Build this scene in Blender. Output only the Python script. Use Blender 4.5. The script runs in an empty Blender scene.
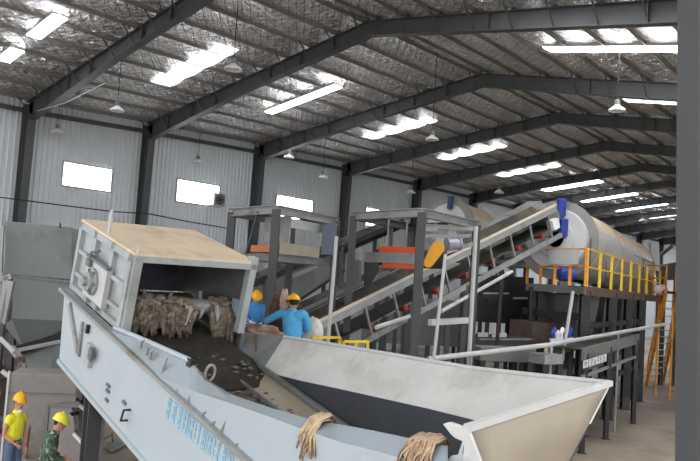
import bpy, bmesh, math, random
from mathutils import Vector as V, Matrix, noise
random.seed(7)
SC = bpy.context.scene
COL = SC.collection

# ------------------------------------------------------------------ camera model
FPX, PITCH, YAW, ROLL, H = 741.774, 0.06313, 0.7255, 0.06444, 4.0
CY, SY = math.cos(YAW), math.sin(YAW)
_f = V((0, math.cos(PITCH), math.sin(PITCH))); _r = V((1, 0, 0)); _u = _r.cross(_f)
RT = math.cos(ROLL)*_r + math.sin(ROLL)*_u
UP = -math.sin(ROLL)*_r + math.cos(ROLL)*_u
FW = _f
def ray(x, y):
    v = FW + RT*((x-350)/FPX) - UP*((y-230.5)/FPX)
    return v/v.y
def P(x, y, d):                      # a point at plan distance d ahead of the viewing station
    v = ray(x, y)*d
    return V((v.x, v.y, v.z+H))
def PZ(x, y, z):
    v = ray(x, y); return P(x, y, (z-H)/v.z)
def W(c):                            # station frame -> hall frame
    return V((c[0]*CY - c[1]*SY, c[0]*SY + c[1]*CY, c[2]))
def Iv(c):                           # hall frame -> station frame
    return V((c[0]*CY + c[1]*SY, -c[0]*SY + c[1]*CY, c[2]))

# ------------------------------------------------------------------ materials
def lin(c):
    return tuple(((x/255)/12.92 if x/255 <= .04045 else ((x/255+.055)/1.055)**2.4) for x in c)
MATS = {}
def mat(name, rgb, rough=.6, metal=0., var=.12, scale=3., dust=None, dust_amt=.0, bump=.0, bscale=40., spec=.4, rgb2=None):
    if name in MATS: return MATS[name]
    m = bpy.data.materials.new(name); m.use_nodes = True
    nt = m.node_tree; N = nt.nodes; L = nt.links
    b = N['Principled BSDF']
    tc = N.new('ShaderNodeTexCoord')
    no = N.new('ShaderNodeTexNoise'); no.inputs['Scale'].default_value = scale; no.inputs['Detail'].default_value = 6; no.inputs['Roughness'].default_value = .65
    L.new(tc.outputs['Object'], no.inputs['Vector'])
    rp = N.new('ShaderNodeValToRGB'); rp.color_ramp.elements[0].position = .3; rp.color_ramp.elements[1].position = .7
    c = lin(rgb); c2 = lin(rgb2) if rgb2 else None
    rp.color_ramp.elements[0].color = (*( [x*(1-var) for x in c] if not c2 else c), 1)
    rp.color_ramp.elements[1].color = (*( [min(1, x*(1+var)) for x in c] if not c2 else c2), 1)
    L.new(no.outputs['Fac'], rp.inputs['Fac'])
    out = rp.outputs['Color']
    if dust:
        n2 = N.new('ShaderNodeTexNoise'); n2.inputs['Scale'].default_value = scale*.45; n2.inputs['Detail'].default_value = 8; n2.inputs['Roughness'].default_value = .7
        L.new(tc.outputs['Object'], n2.inputs['Vector'])
        r2 = N.new('ShaderNodeValToRGB'); r2.color_ramp.elements[0].position = .62-dust_amt*.45; r2.color_ramp.elements[1].position = .72-dust_amt*.25
        L.new(n2.outputs['Fac'], r2.inputs['Fac'])
        mx = N.new('ShaderNodeMix'); mx.data_type = 'RGBA'
        L.new(r2.outputs['Color'], mx.inputs[0]); L.new(out, mx.inputs[6]); mx.inputs[7].default_value = (*lin(dust), 1)
        out = mx.outputs[2]
    L.new(out, b.inputs['Base Color'])
    b.inputs['Roughness'].default_value = rough; b.inputs['Metallic'].default_value = metal
    b.inputs['Specular IOR Level'].default_value = spec
    if bump:
        n3 = N.new('ShaderNodeTexNoise'); n3.inputs['Scale'].default_value = bscale; n3.inputs['Detail'].default_value = 5
        L.new(tc.outputs['Object'], n3.inputs['Vector'])
        bp = N.new('ShaderNodeBump'); bp.inputs['Strength'].default_value = bump; bp.inputs['Distance'].default_value = .05
        L.new(n3.outputs['Fac'], bp.inputs['Height']); L.new(bp.outputs['Normal'], b.inputs['Normal'])
    MATS[name] = m
    return m
def emit(name, rgb, s):
    m = bpy.data.materials.new(name); m.use_nodes = True
    nt = m.node_tree; b = nt.nodes['Principled BSDF']
    b.inputs['Base Color'].default_value = (.8, .8, .8, 1)
    b.inputs['Emission Color'].default_value = (*lin(rgb), 1); b.inputs['Emission Strength'].default_value = s
    return m

# ------------------------------------------------------------------ mesh builder
class MB:
    def __init__(self, hall=False): self.v = []; self.f = []; self.hall = hall
    def add(self, vs, fs):
        o = len(self.v); self.v += [V(x) for x in vs]; self.f += [tuple(i+o for i in q) for q in fs]; return self
    def hexa(self, p):               # 4 bottom + 4 top, same winding
        return self.add(p, [(3,2,1,0),(4,5,6,7),(0,1,5,4),(1,2,6,5),(2,3,7,6),(3,0,4,7)])
    def box(self, x0, x1, y0, y1, z0, z1):
        return self.hexa([(x0,y0,z0),(x1,y0,z0),(x1,y1,z0),(x0,y1,z0),(x0,y0,z1),(x1,y0,z1),(x1,y1,z1),(x0,y1,z1)])
    def obox(self, c, ax, h):
        c = V(c); a, b, n = [V(k).normalized()*s for k, s in zip(ax, h)]
        if a.cross(b).dot(n) < 0: a = -a
        return self.hexa([c-a-b-n, c+a-b-n, c+a+b-n, c-a+b-n, c-a-b+n, c+a-b+n, c+a+b+n, c-a+b+n])
    def bar(self, p0, p1, w, h=None, up=(0,0,1)):
        p0 = V(p0); p1 = V(p1); h = w if h is None else h
        d = (p1-p0); L = d.length; d.normalize(); u = V(up)
        if abs(d.dot(u)) > .98: u = V((0, 1, 0))
        s = d.cross(u).normalized(); u = s.cross(d)
        return self.obox((p0+p1)/2, (s, d, u), (w/2, L/2, h/2))
    def ibeam(self, p0, p1, w, h, up=(0,0,1), t=.02):
        p0 = V(p0); p1 = V(p1); d = (p1-p0).normalized(); u = V(up)
        if abs(d.dot(u)) > .98: u = V((0, 1, 0))
        s = d.cross(u).normalized(); u = s.cross(d)
        self.bar(p0+u*(h/2-t/2), p1+u*(h/2-t/2), w, t, u); self.bar(p0-u*(h/2-t/2), p1-u*(h/2-t/2), w, t, u)
        return self.bar(p0, p1, t, h-2*t, u)
    def tube(self, pts, r, n=8, cap=True):
        pts = [V(p) for p in pts]; rs = r if isinstance(r, (list, tuple)) else [r]*len(pts)
        rings = []; pu = None
        for i, p in enumerate(pts):
            d = (pts[min(i+1, len(pts)-1)] - pts[max(i-1, 0)]).normalized()
            u = pu if pu is not None else (V((0,0,1)) if abs(d.z) < .9 else V((1,0,0)))
            s = d.cross(u).normalized(); u = s.cross(d).normalized(); pu = u
            rings.append([p + (s*math.cos(a)+u*math.sin(a))*rs[i] for a in [2*math.pi*k/n for k in range(n)]])
        vs = [q for g in rings for q in g]; fs = []
        for i in range(len(pts)-1):
            for k in range(n):
                fs.append((i*n+k, i*n+(k+1) % n, (i+1)*n+(k+1) % n, (i+1)*n+k))
        if cap: fs += [tuple(range(n))[::-1], tuple(range((len(pts)-1)*n, len(pts)*n))]
        return self.add(vs, fs)
    def prism(self, poly, ext):      # planar polygon extruded by a vector
        poly = [V(p) for p in poly]; e = V(ext); n = len(poly)
        return self.add(poly+[p+e for p in poly], [tuple(range(n))[::-1], tuple(range(n, 2*n))]+[(i, (i+1) % n, n+(i+1) % n, n+i) for i in range(n)])
    def sheet(self, rows, t=None):   # grid of points, optional thickness vector
        nr, nc = len(rows), len(rows[0]); vs = [V(p) for r in rows for p in r]
        fs = [(i*nc+j, i*nc+j+1, (i+1)*nc+j+1, (i+1)*nc+j) for i in range(nr-1) for j in range(nc-1)]
        if t is None: return self.add(vs, fs)
        t = V(t); k = len(vs); vs2 = vs+[p+t for p in vs]; f2 = fs+[tuple(q+k for q in reversed(g)) for g in fs]
        bd = [j for j in range(nc)]+[i*nc+nc-1 for i in range(1, nr)]+[(nr-1)*nc+j for j in range(nc-2, -1, -1)]+[i*nc for i in range(nr-2, 0, -1)]
        f2 += [(bd[(i+1) % len(bd)], bd[i], bd[i]+k, bd[(i+1) % len(bd)]+k) for i in range(len(bd))]
        return self.add(vs2, f2)
    def ball(self, c, r, n=12, m=8, sc=(1,1,1)):
        c = V(c); vs = []; fs = []
        for i in range(m+1):
            th = math.pi*i/m
            for k in range(n):
                a = 2*math.pi*k/n
                vs.append(c+V((r*sc[0]*math.sin(th)*math.cos(a), r*sc[1]*math.sin(th)*math.sin(a), r*sc[2]*math.cos(th))))
        for i in range(m):
            for k in range(n): fs.append((i*n+k, i*n+(k+1) % n, (i+1)*n+(k+1) % n, (i+1)*n+k)[::-1])
        return self.add(vs, fs)
    def lathe(self, c, axis, prof, n=24, cap=False):   # prof: (distance along axis, radius)
        c = V(c); a = V(axis).normalized(); u = V((0,0,1)) if abs(a.z) < .9 else V((1,0,0))
        s = a.cross(u).normalized(); u = s.cross(a); vs = []; fs = []
        for (h, r) in prof:
            for k in range(n):
                t = 2*math.pi*k/n; vs.append(c+a*h+(s*math.cos(t)+u*math.sin(t))*r)
        for i in range(len(prof)-1):
            for k in range(n): fs.append((i*n+k, i*n+(k+1) % n, (i+1)*n+(k+1) % n, (i+1)*n+k))
        if cap: fs += [tuple(range(n))[::-1], tuple(range((len(prof)-1)*n, len(prof)*n))]
        return self.add(vs, fs)
    def build(self, name, m, parent=None, loc=None, smooth=False, bevel=0):
        pts = self.v if self.hall else [W(p) for p in self.v]
        o0 = parent['_w'] if parent is not None else None
        if parent is not None: o = V(o0)
        elif loc is not None: o = V(loc) if self.hall else W(loc)
        else:
            o = V((sum(p.x for p in pts)/len(pts), sum(p.y for p in pts)/len(pts), min(p.z for p in pts)))
        me = bpy.data.meshes.new(name); me.from_pydata([tuple(p-o) for p in pts], [], self.f); 
        bm = bmesh.new(); bm.from_mesh(me); bmesh.ops.recalc_face_normals(bm, faces=bm.faces); 
        bm.to_mesh(me); bm.free()
        if smooth:
            for p in me.polygons: p.use_smooth = True
        me.materials.append(m)
        ob = bpy.data.objects.new(name, me); COL.objects.link(ob)
        if parent is not None: ob.parent = parent
        else: ob.location = o
        ob['_w'] = tuple(o)
        if bevel:
            md = ob.modifiers.new('edge', 'BEVEL'); md.width = bevel; md.segments = 2; md.limit_method = 'ANGLE'
        return ob
def tag(o, label, cat, group=None, kind=None):
    o['label'] = label; o['category'] = cat
    if group: o['group'] = group
    if kind: o['kind'] = kind
    return o
def thing(name, label, cat, loc, group=None, hall=False, kind=None):
    o = bpy.data.objects.new(name, None); COL.objects.link(o); o.empty_display_size = .1
    w = V(loc) if hall else W(loc)
    o.location = w; o['_w'] = tuple(w)
    return tag(o, label, cat, group, kind)
def copy_thing(o, loc, label=None, rot=0, scale=None):
    c = o.copy(); COL.objects.link(c); c.location = loc; c['_w'] = tuple(loc); c.rotation_euler.z = rot
    if scale: c.scale = (scale,)*3
    if label: c['label'] = label
    for ch in list(o.children):
        d = ch.copy(); COL.objects.link(d); d.parent = c
        for g in list(ch.children):
            e = g.copy(); COL.objects.link(e); e.parent = d
    return c
def part_label(o, s): o['label'] = s; return o

# palette
M_frame  = mat('dark grey frame paint', (70,72,74), .5, 0, .12, 1.5)
M_black  = mat('black steel paint', (38,38,41), .5, 0, .2, 2, dust=(84,80,74), dust_amt=.15)
M_steel  = mat('galvanised grey steel', (150,152,152), .45, .3, .15, 3, dust=(120,112,100), dust_amt=.2)
M_lsteel = mat('pale grey steel', (190,192,192), .45, .1, .08, 3)
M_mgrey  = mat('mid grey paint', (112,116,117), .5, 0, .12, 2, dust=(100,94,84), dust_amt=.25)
M_pale   = mat('pale blue grey machine paint', (172,182,189), .42, 0, .04, 1.2, dust=(158,167,171), dust_amt=.12)
M_hoodw  = mat('dull white machine paint', (164,171,174), .45, 0, .06, 2, dust=(140,140,134), dust_amt=.2)
M_dusty  = mat('tan dust on steel', (222,202,176), .85, 0, .08, 2, dust=(200,180,152), dust_amt=.25)
M_worn   = mat('worn hopper steel', (200,200,198), .42, .08, .08, 1.5, dust=(172,168,161), dust_amt=.3)
M_shaded  = mat('shade darkened hopper steel', (74,77,84), .42, .3, .15, 1.5, dust=(96,94,92), dust_amt=.2)  # same grey steel, with the shade low in the hopper put into its colour
M_tanst  = mat('tan and warm lit hopper steel', (158,148,134), .6, .1, .06, 1.2, dust=(166,158,148), dust_amt=.3)  # on the end wall the tan paints warm reflected light on grey steel
M_dirt   = mat('dark dirt', (50,46,42), .95, 0, .35, 6, bump=.6, bscale=25)
M_rag    = mat('dirty rag cloth', (120,108,94), .95, 0, .35, 7, dust=(70,62,55), dust_amt=.4, bump=.5, bscale=60)
M_ragt   = mat('tan rag cloth', (205,182,150), .95, 0, .15, 9, dust=(150,124,98), dust_amt=.25, bump=.4, bscale=60)
M_yel    = mat('yellow safety paint', (232,196,40), .45, 0, .1, 3, dust=(180,130,40), dust_amt=.2)
M_oyel   = mat('orange yellow safety paint', (230,150,34), .45, 0, .1, 3, dust=(150,100,50), dust_amt=.2)
M_orange = mat('orange belt', (226,92,48), .55, 0, .1, 3, dust=(160,80,50), dust_amt=.15)
M_red    = mat('dull red roller paint', (150,52,52), .5, 0, .2, 4, dust=(90,60,56), dust_amt=.25)
M_blue   = mat('blue motor paint', (44,66,150), .45, 0, .15, 4)
M_dblue  = mat('dark blue motor paint', (40,56,104), .45, 0, .15, 4)
M_belt   = mat('black rubber belt', (44,43,42), .8, 0, .2, 2, dust=(92,80,66), dust_amt=.35)
M_white  = mat('white board', (222,222,222), .5, 0, .03, 2)
M_conc   = mat('grey concrete', (142,136,134), .9, 0, .1, 2.5, dust=(116,108,104), dust_amt=.25, bump=.2, bscale=30)
M_bin    = mat('grey green bin paint', (120,128,126), .5, 0, .06, 1.2, dust=(104,110,106), dust_amt=.2)
M_brownst= mat('rusty brown steel', (98,80,70), .7, 0, .25, 4)
M_cable  = mat('black cable', (30,30,32), .6, 0, .05)
M_emw    = emit('daylit window pane', (245,250,255), 4.0)
M_sky    = emit('daylit skylight sheet', (250,252,255), 18.0)
# ================================================================== SETTING (hall frame)
U = 2.65
_p = [(.19,.033,-.155,-.018,.123,0),(-.167,-.021,-.066,.063,.101,-.012),(-.098,-.066,.01,.149,.048,.037),(-.025,-.045,.053,.135,-.005,.013),
      (.043,.021,.061,.02,-.043,.004),(.075,.065,.049,-.141,-.083,0),(-.019,.066,.029,-.31,-.124,0)]
I0, I1 = -2, 13
def fr(i):
    q = _p[min(max(i, 0), 6)]
    return dict(y=(4.3229+i*2.26573+q[0])*U, xw=(-10+q[1])*U, zg=(2.13437+q[2])*U+H, xr=(-5.63662+q[3])*U, zr=(2.89975+q[4])*U+H, m=.14183+q[5])
FR = {i: fr(i) for i in range(I0, I1+1)}
XEND = 2.0
def top_at(F, x):                    # top of the rafter of frame F at X = x
    if x <= F['xr']:
        ze = F['zg']+.30
        return ze+(F['zr']-ze)*(x-F['xw'])/(F['xr']-F['xw'])
    return F['zr']-F['m']*(x-F['xr'])
# floor
m = mat('dusty concrete floor', (150,138,124), .85, 0, .16, .35, dust=(112,100,92), dust_amt=.35, bump=.15, bscale=12)
fl = MB(True).box(-27.5, 40, -30, 95, -.3, 0).build('floor', m); tag(fl, 'dusty brown grey concrete floor of the hall', 'floor', kind='structure')
# corrugated walls
M_wall = mat('pale blue grey wall sheet', (194,199,203), .45, .0, .05, .6, spec=.5)
def corrugated(name, label, ys, xfun, ztop, m, axis='y', pitch=.21, dep=-.045):
    b = MB(True); rows = []; y = ys[0]; pts = []
    while y < ys[1]:
        pts += [(y, 0), (y+pitch*.55, 0), (y+pitch*.68, 1), (y+pitch*.87, 1)]; y += pitch
    lo = []; hi = []
    for (y, k) in pts:
        x = xfun(y)
        if axis == 'y': lo.append((x-dep*k, y, 0)); hi.append((x-dep*k, y, ztop(y)))
        else: lo.append((y, x+dep*k, 0)); hi.append((y, x+dep*k, ztop(y)))
    b.sheet([lo, hi])
    o = b.build(name, m); return tag(o, label, 'wall', kind='structure')
def lerpF(y, k):
    ks = sorted(FR)
    for a, c in zip(ks, ks[1:]):
        if FR[a]['y'] <= y <= FR[c]['y'] or c == ks[-1] or y < FR[a]['y']:
            t = (y-FR[a]['y'])/(FR[c]['y']-FR[a]['y']); return FR[a][k]+(FR[c][k]-FR[a][k])*t
wl = corrugated('wall_left', 'long corrugated pale grey side wall with high windows', (FR[-2]['y'], FR[13]['y']), lambda y: lerpF(y, 'xw')-.25, lambda y: lerpF(y, 'zg')+.55, M_wall)
gb = MB(True); ks = sorted(FR)
for a, c in zip(ks, ks[1:]):
    A, C = FR[a], FR[c]
    gb.bar((A['xw']-.12, A['y'], A['zg']), (C['xw']-.12, C['y'], C['zg']), .12, .16)
gb.build('girt', M_frame, wl)
wr = corrugated('wall_rear', 'far corrugated end wall of the hall', (-27, 3), lambda y: FR[13]['y']+.2, lambda x: top_at(FR[13], x)+.2, M_wall, 'x')
corrugated('wall_right', 'corrugated right side wall far down the hall', (26, FR[13]['y']), lambda y: XEND, lambda y: 8.6, M_wall, dep=.045)
# frames
def portal(i):
    F = FR[i]
    t = thing('trim_%d' % (i-I0+1), 'dark steel portal frame number %d from the entrance end' % (i-I0+1), 'steel frame', (F['xw'], F['y'], 0), hall=True, kind='structure')
    t['label'] = 'dark grey tapered steel portal frame, %s along the hall' % ['first','second','third','fourth','fifth','sixth','seventh','eighth','ninth','tenth','eleventh','twelfth','thirteenth','fourteenth','fifteenth','sixteenth'][i-I0]
    y = F['y']
    b = MB(True); x0 = F['xw']
    for (xa, xb) in ((x0-.2, x0-.18),):                      # outer flange
        b.box(xa, xb, y-.15, y+.15, 0, F['zg']+.25)
    b.prism([(x0+.05, y-.15, 0), (x0+.05, y+.15, 0), (x0+.30, y+.15, F['zg']-.15), (x0+.30, y-.15, F['zg']-.15)], (.02, 0, 0))
    b.prism([(x0-.18, y-.008, 0), (x0+.06, y-.008, 0), (x0+.31, y-.008, F['zg']-.15), (x0+.31, y-.008, F['zg']+.28), (x0-.18, y-.008, F['zg']+.25)], (0, .016, 0))
    b.build('column', M_frame, t)
    def rafter(xa, xb, da, db):
        za, zb = top_at(F, xa), top_at(F, xb); b = MB(True); w = .14
        b.prism([(xa, y-w, za), (xb, y-w, zb), (xb, y+w, zb), (xa, y+w, za)], (0, 0, -.02))
        b.prism([(xa, y-w, za-da), (xb, y-w, zb-db), (xb, y+w, zb-db), (xa, y+w, za-da)], (0, 0, -.02))
        b.prism([(xa, y-.008, za-da), (xb, y-.008, zb-db), (xb, y-.008, zb), (xa, y-.008, za)], (0, .016, 0))
        n = 4
        for k in range(1, n):
            x = xa+(xb-xa)*k/n; z = top_at(F, x); d = da+(db-da)*k/n
            b.box(x-.01, x+.01, y-.13, y+.13, z-d, z)
        b.build('rafter', M_frame, t)
    xm = (x0+F['xr'])/2
    rafter(x0+.02, xm, .72, .46); rafter(xm, F['xr'], .46, .46); rafter(F['xr'], XEND+.3, .46, .62)
    b = MB(True)
    for k, x in enumerate(PURX(F)):                          # flange braces under the purlins
        z = top_at(F, x); d = .55
        b.bar((x, y-.02, z-.5), (x, y-.62, z+.12), .035, .035)
        b.box(x-.05, x+.05, y-.1, y+.1, z, z+.08)
    b.build('flange_brace', M_frame, t)
    return t
NL, NR = 11, 15
def PURX(F):
    return [F['xw']+.2+(F['xr']-.25-F['xw']-.2)*k/(NL-1) for k in range(NL)]+[F['xr']+.25+(XEND-F['xr']-.25)*k/(NR-1) for k in range(NR)]
for i in range(-1, 14): portal(i)
# foil ceiling
def foil_mat():
    m = bpy.data.materials.new('crinkled silver foil'); m.use_nodes = True
    nt = m.node_tree; N = nt.nodes; L = nt.links; b = N['Principled BSDF']
    tc = N.new('ShaderNodeTexCoord')
    b.inputs['Metallic'].default_value = .9; b.inputs['Roughness'].default_value = .22
    n1 = N.new('ShaderNodeTexNoise'); n1.inputs['Scale'].default_value = 3.2; n1.inputs['Detail'].default_value = 5; n1.inputs['Roughness'].default_value = .65; n1.inputs['Distortion'].default_value = 1.2
    vo = N.new('ShaderNodeTexVoronoi'); vo.inputs['Scale'].default_value = 4.5; vo.distance = 'MANHATTAN'
    L.new(tc.outputs['Object'], n1.inputs['Vector'])
    mp = N.new('ShaderNodeMapping'); mp.inputs['Rotation'].default_value = (0, 0, math.radians(45)); mp.inputs['Scale'].default_value = (1, 1, .2)
    L.new(tc.outputs['Object'], mp.inputs['Vector']); L.new(mp.outputs['Vector'], vo.inputs['Vector'])
    ck = N.new('ShaderNodeTexBrick'); ck.inputs['Scale'].default_value = 2.2; ck.inputs['Mortar Size'].default_value = .035; ck.inputs['Mortar Smooth'].default_value = .6
    ck.offset = 0; ck.inputs['Brick Width'].default_value = .5; ck.inputs['Row Height'].default_value = .5
    L.new(mp.outputs['Vector'], ck.inputs['Vector'])
    rp = N.new('ShaderNodeValToRGB'); rp.color_ramp.elements[0].position = .35; rp.color_ramp.elements[1].position = .68
    rp.color_ramp.elements[0].color = (*lin((226,224,222)), 1); rp.color_ramp.elements[1].color = (*lin((250,249,247)), 1)
    L.new(n1.outputs['Fac'], rp.inputs['Fac'])
    mx = N.new('ShaderNodeMix'); mx.data_type = 'RGBA'; mx.inputs[7].default_value = (*lin((160,157,154)), 1)
    L.new(ck.outputs['Fac'], mx.inputs[0]); L.new(rp.outputs['Color'], mx.inputs[6]); L.new(mx.outputs[2], b.inputs['Base Color'])
    b1 = N.new('ShaderNodeBump'); b1.inputs['Strength'].default_value = 1.0; b1.inputs['Distance'].default_value = .30
    b2 = N.new('ShaderNodeBump'); b2.inputs['Strength'].default_value = .7; b2.inputs['Distance'].default_value = .06
    L.new(n1.outputs['Fac'], b1.inputs['Height']); L.new(vo.outputs['Distance'], b2.inputs['Height'])
    L.new(b1.outputs['Normal'], b2.inputs['Normal']); L.new(b2.outputs['Normal'], b.inputs['Normal'])
    return m
M_foil = foil_mat()
def patchy_sky():  # noise breaks the sheet's emission into patches
    m = emit('patchy skylight sheet', (250,252,255), 1.5); nt = m.node_tree; N = nt.nodes; L = nt.links; b = N['Principled BSDF']
    tc = N.new('ShaderNodeTexCoord'); n = N.new('ShaderNodeTexNoise'); n.inputs['Scale'].default_value = 1.6; n.inputs['Detail'].default_value = 6
    L.new(tc.outputs['Object'], n.inputs['Vector']); mr = N.new('ShaderNodeMapRange'); mr.inputs[1].default_value = .38; mr.inputs[2].default_value = .62; mr.inputs[3].default_value = .1; mr.inputs[4].default_value = 2.0
    L.new(n.outputs['Fac'], mr.inputs[0]); L.new(mr.outputs[0], b.inputs['Emission Strength']); return m
M_sky2 = patchy_sky()
def roof_z(F, x): return top_at(F, x)+.13
M_purlin = mat('weathered purlin steel', (122,118,114), .6, .2, .15, 2)
rows = []; ks = sorted(FR)
for a, c in zip(ks, ks[1:]):
    nsub = 6
    for s in range(nsub+(1 if c == ks[-1] else 0)):
        t = s/nsub; row = []
        A, C = FR[a], FR[c]; pa, pc = PURX(A), PURX(C)
        cols = [(-.4, 0)]
        for k in range(len(pa)-1):
            for j in range(5): cols.append((k+j/5, j/5))
        cols.append((len(pa)-1, 0))
        for (kk, fx) in cols:
            k = int(max(0, min(kk, len(pa)-1))); g = kk-k
            k2 = min(k+1, len(pa)-1)
            xa = pa[k]+(pa[k2]-pa[k])*g; xc = pc[k]+(pc[k2]-pc[k])*g
            x = xa+(xc-xa)*t; y = A['y']+(C['y']-A['y'])*t
            z = roof_z(A, xa)*(1-t)+roof_z(C, xc)*t
            sag = (.06+.05*noise.noise(V((k*3.1, y*.35, 0))))*4*fx*(1-fx)
            row.append((x, y, z-sag))
        rows.append(row)
ce = MB(True).sheet(rows, (0, 0, .02)).build('ceiling', M_foil, smooth=True)
tag(ce, 'pitched roof lining of crinkled silver foil over purlins', 'ceiling', kind='structure')
for k in range(NL+NR):
    b = MB(True)
    for a, c in zip(ks, ks[1:]):
        A, C = FR[a], FR[c]; xa, xc = PURX(A)[k], PURX(C)[k]
        b.bar((xa, A['y'], top_at(A, xa)+.11), (xc, C['y'], top_at(C, xc)+.09), .045, .12)
    b.build('purlin', M_purlin, ce)
# windows in the left wall
wn = 0
def window_left(yc, w, zc, h, label):
    global wn; wn += 1
    x = lerpF(yc, 'xw')-.19
    t = thing('window_%d' % wn, label, 'window', (x, yc, zc-h/2), hall=True, kind='structure')
    MB(True).box(x-.03, x+.005, yc-w/2, yc+w/2, zc-h/2, zc+h/2).build('pane', M_emw, t)
    b = MB(True)
    for (ya, yb, za, zb) in ((-w/2-.06, -w/2, -h/2-.06, h/2+.06), (w/2, w/2+.06, -h/2-.06, h/2+.06), (-w/2, w/2, h/2, h/2+.06), (-w/2, w/2, -h/2-.06, -h/2)):
        b.box(x-.03, x+.03, yc+ya, yc+yb, zc+za, zc+zb)
    b.box(x-.03, x+.012, yc-.015, yc+.015, zc-h/2, zc+h/2)
    b.build('window_frame', M_steel, t); return t
window_left(14.58, 2.0, 7.22, .86, 'bright high window, nearest in the left wall, unobstructed')
window_left(19.95, 2.25, 7.28, .92, 'bright high window with a fan box in its corner')
window_left(25.95, 2.5, 7.26, 1.08, 'bright high window above the first sorting gantry')
window_left(32.15, 1.5, 7.45, .95, 'small bright window seen through the second sorting gantry')
b = MB(True); y0, z0 = 20.42, 6.80
t = thing('ventilation_fan', 'square wall fan fixed in the corner of the second window', 'fan', (-26.5, y0, z0), hall=True)
MB(True).box(-26.72, -26.25, y0, y0+.62, z0, z0+.56).build('housing', M_steel, t)
MB(True).lathe((-26.25, y0+.31, z0+.28), (1,0,0), [(0,.22),(.05,.22),(.05,.17),(.01,.16)], 20).build('ring', M_frame, t)
b = MB(True)
for k in range(5):
    a = k*2*math.pi/5; b.obox((-26.235, y0+.31+.08*math.cos(a), z0+.28+.08*math.sin(a)), ((1,0,.3),(0,math.cos(a),math.sin(a)),(0,-math.sin(a),math.cos(a))), (.008,.07,.035))
b.build('blade', M_black, t)
# rear wall window and door strip
yb = FR[13]['y']+.12
def rear_window(px, py, wp, hp, label):
    global wn; wn += 1
    v = W(ray(px, py)); s = yb/v.y; c = V((v.x*s, yb, v.z*s+H)); k = s/FPX
    w, h = wp*k, hp*k
    t = thing('window_%d' % wn, label, 'window', (c.x, yb, c.z-h/2), hall=True, kind='structure')
    MB(True).box(c.x-w/2, c.x+w/2, yb-.02, yb+.02, c.z-h/2, c.z+h/2).build('pane', M_emw, t)
    b = MB(True); b.box(c.x-w/2-.1, c.x+w/2+.1, yb-.04, yb+.01, c.z-h/2-.1, c.z-h/2); b.box(c.x-w/2-.1, c.x+w/2+.1, yb-.04, yb+.01, c.z+h/2, c.z+h/2+.1)
    b.build('window_frame', M_steel, t)
rear_window(671, 255, 6, 9, 'small bright window in the far end wall')
# skylights (translucent sheets between the purlins)
ORD = ['first', 'second', 'third', 'fourth', 'fifth', 'sixth', 'seventh', 'eighth', 'ninth', 'tenth', 'eleventh']
def skylight(i, side, x0, x1, w, label, ms, dz=.125):
    global wn; wn += 1
    A, C = FR[i], FR[i+1]; yc = (A['y']+C['y'])/2+{-1: .85, 0: .4}.get(i, .05)
    t = thing('window_%d' % wn, label, 'skylight', (x0, yc, 9), hall=True, kind='structure')
    F = {k: (A[k]+C[k])/2 for k in A}
    px = [x for x in PURX(F)]
    xs = [x0]+[x for x in px if x0 < x < x1]+[x1]
    for a, c in zip(xs, xs[1:]):
        a2 = a+(.03 if a != x0 else 0); c2 = c-(.03 if c != x1 else 0)
        za, zc = roof_z(F, a2)-.0, roof_z(F, c2)-.0
        rows = []
        for j in range(7):
            f = j/6; x = a2+(c2-a2)*f; z = za+(zc-za)*f-dz-(0 if dz > .1 else .05*4*f*(1-f))
            rows.append([(x, yc-w/2, z), (x, yc+w/2, z)])
        MB(True).sheet(rows, (0, 0, .01)).build('translucent_sheet', ms, t)
        if dz > .1: MB(True).sheet([[p+V((0, e*.02, .02)) for p, e in ((V(r[0]), -1), (V(r[1]), 1))] for r in rows], (0, 0, .09)).build('light_blocker', M_lsteel, t)  # added opaque box, keeps the sheet's upward glow off the foil
ORD += ['twelfth', 'thirteenth', 'fourteenth']
for i in range(-1, 13):
    k = i+1
    if i == -1:
        skylight(i, 'l', -23.8, -22.85, .42, 'small bright skylight on the left roof slope near the entrance, lower of two', M_sky)
        skylight(i, 'l', -21.8, -20.25, .42, 'small bright skylight on the left roof slope near the entrance, upper of two', M_sky)
    else:
        skylight(i, 'l', -22.75, -18.95, .42 if i == 1 else .8, '%s strip skylight on the left roof slope, %s bay from the entrance' % ('bright' if i == 1 or i > 4 else 'patchy', ORD[k]), M_sky if i == 1 or i > 4 else M_sky2, .125 if i == 1 or i > 4 else .075)
    if i >= 0: skylight(i, 'r', -10.4, -5.2, .5, '%s strip skylight on the right roof slope, %s bay from the entrance' % ('bright' if i in (0, 1) or i > 4 else 'patchy', ORD[k]), M_sky if i in (0, 1) or i > 4 else M_sky2)
# near column
c0 = P(690, 230, 3.0)+V((.155, 0, 0))
t = thing('trim_20', 'large dark grey steel column standing closest at the right edge', 'column', (c0.x+.12, c0.y, 0), kind='structure')
xd = V((1, .10, 0)).normalized(); yd = V((-xd.y, xd.x, 0)); b = MB()
def colbox(x0, x1, y0, y1):
    q = [V((c0.x, c0.y, 0))+xd*a+yd*c for a, c in ((x0,y0),(x1,y0),(x1,y1),(x0,y1))]
    tp = -xd*(.32 if x0 < .05 else .32)
    b.hexa(q+[p+tp+V((0,0,9.6)) for p in q])
colbox(0, .022, -.02, .14); colbox(.022, .42, .07, .085)
b.build('flange', M_frame, t)
b = MB(); colbox(.03, .5, -.06, .05); b.build('cladding_box', mat('near column cladding', (150,150,154), .5, 0, .05, 1), t)
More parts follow.
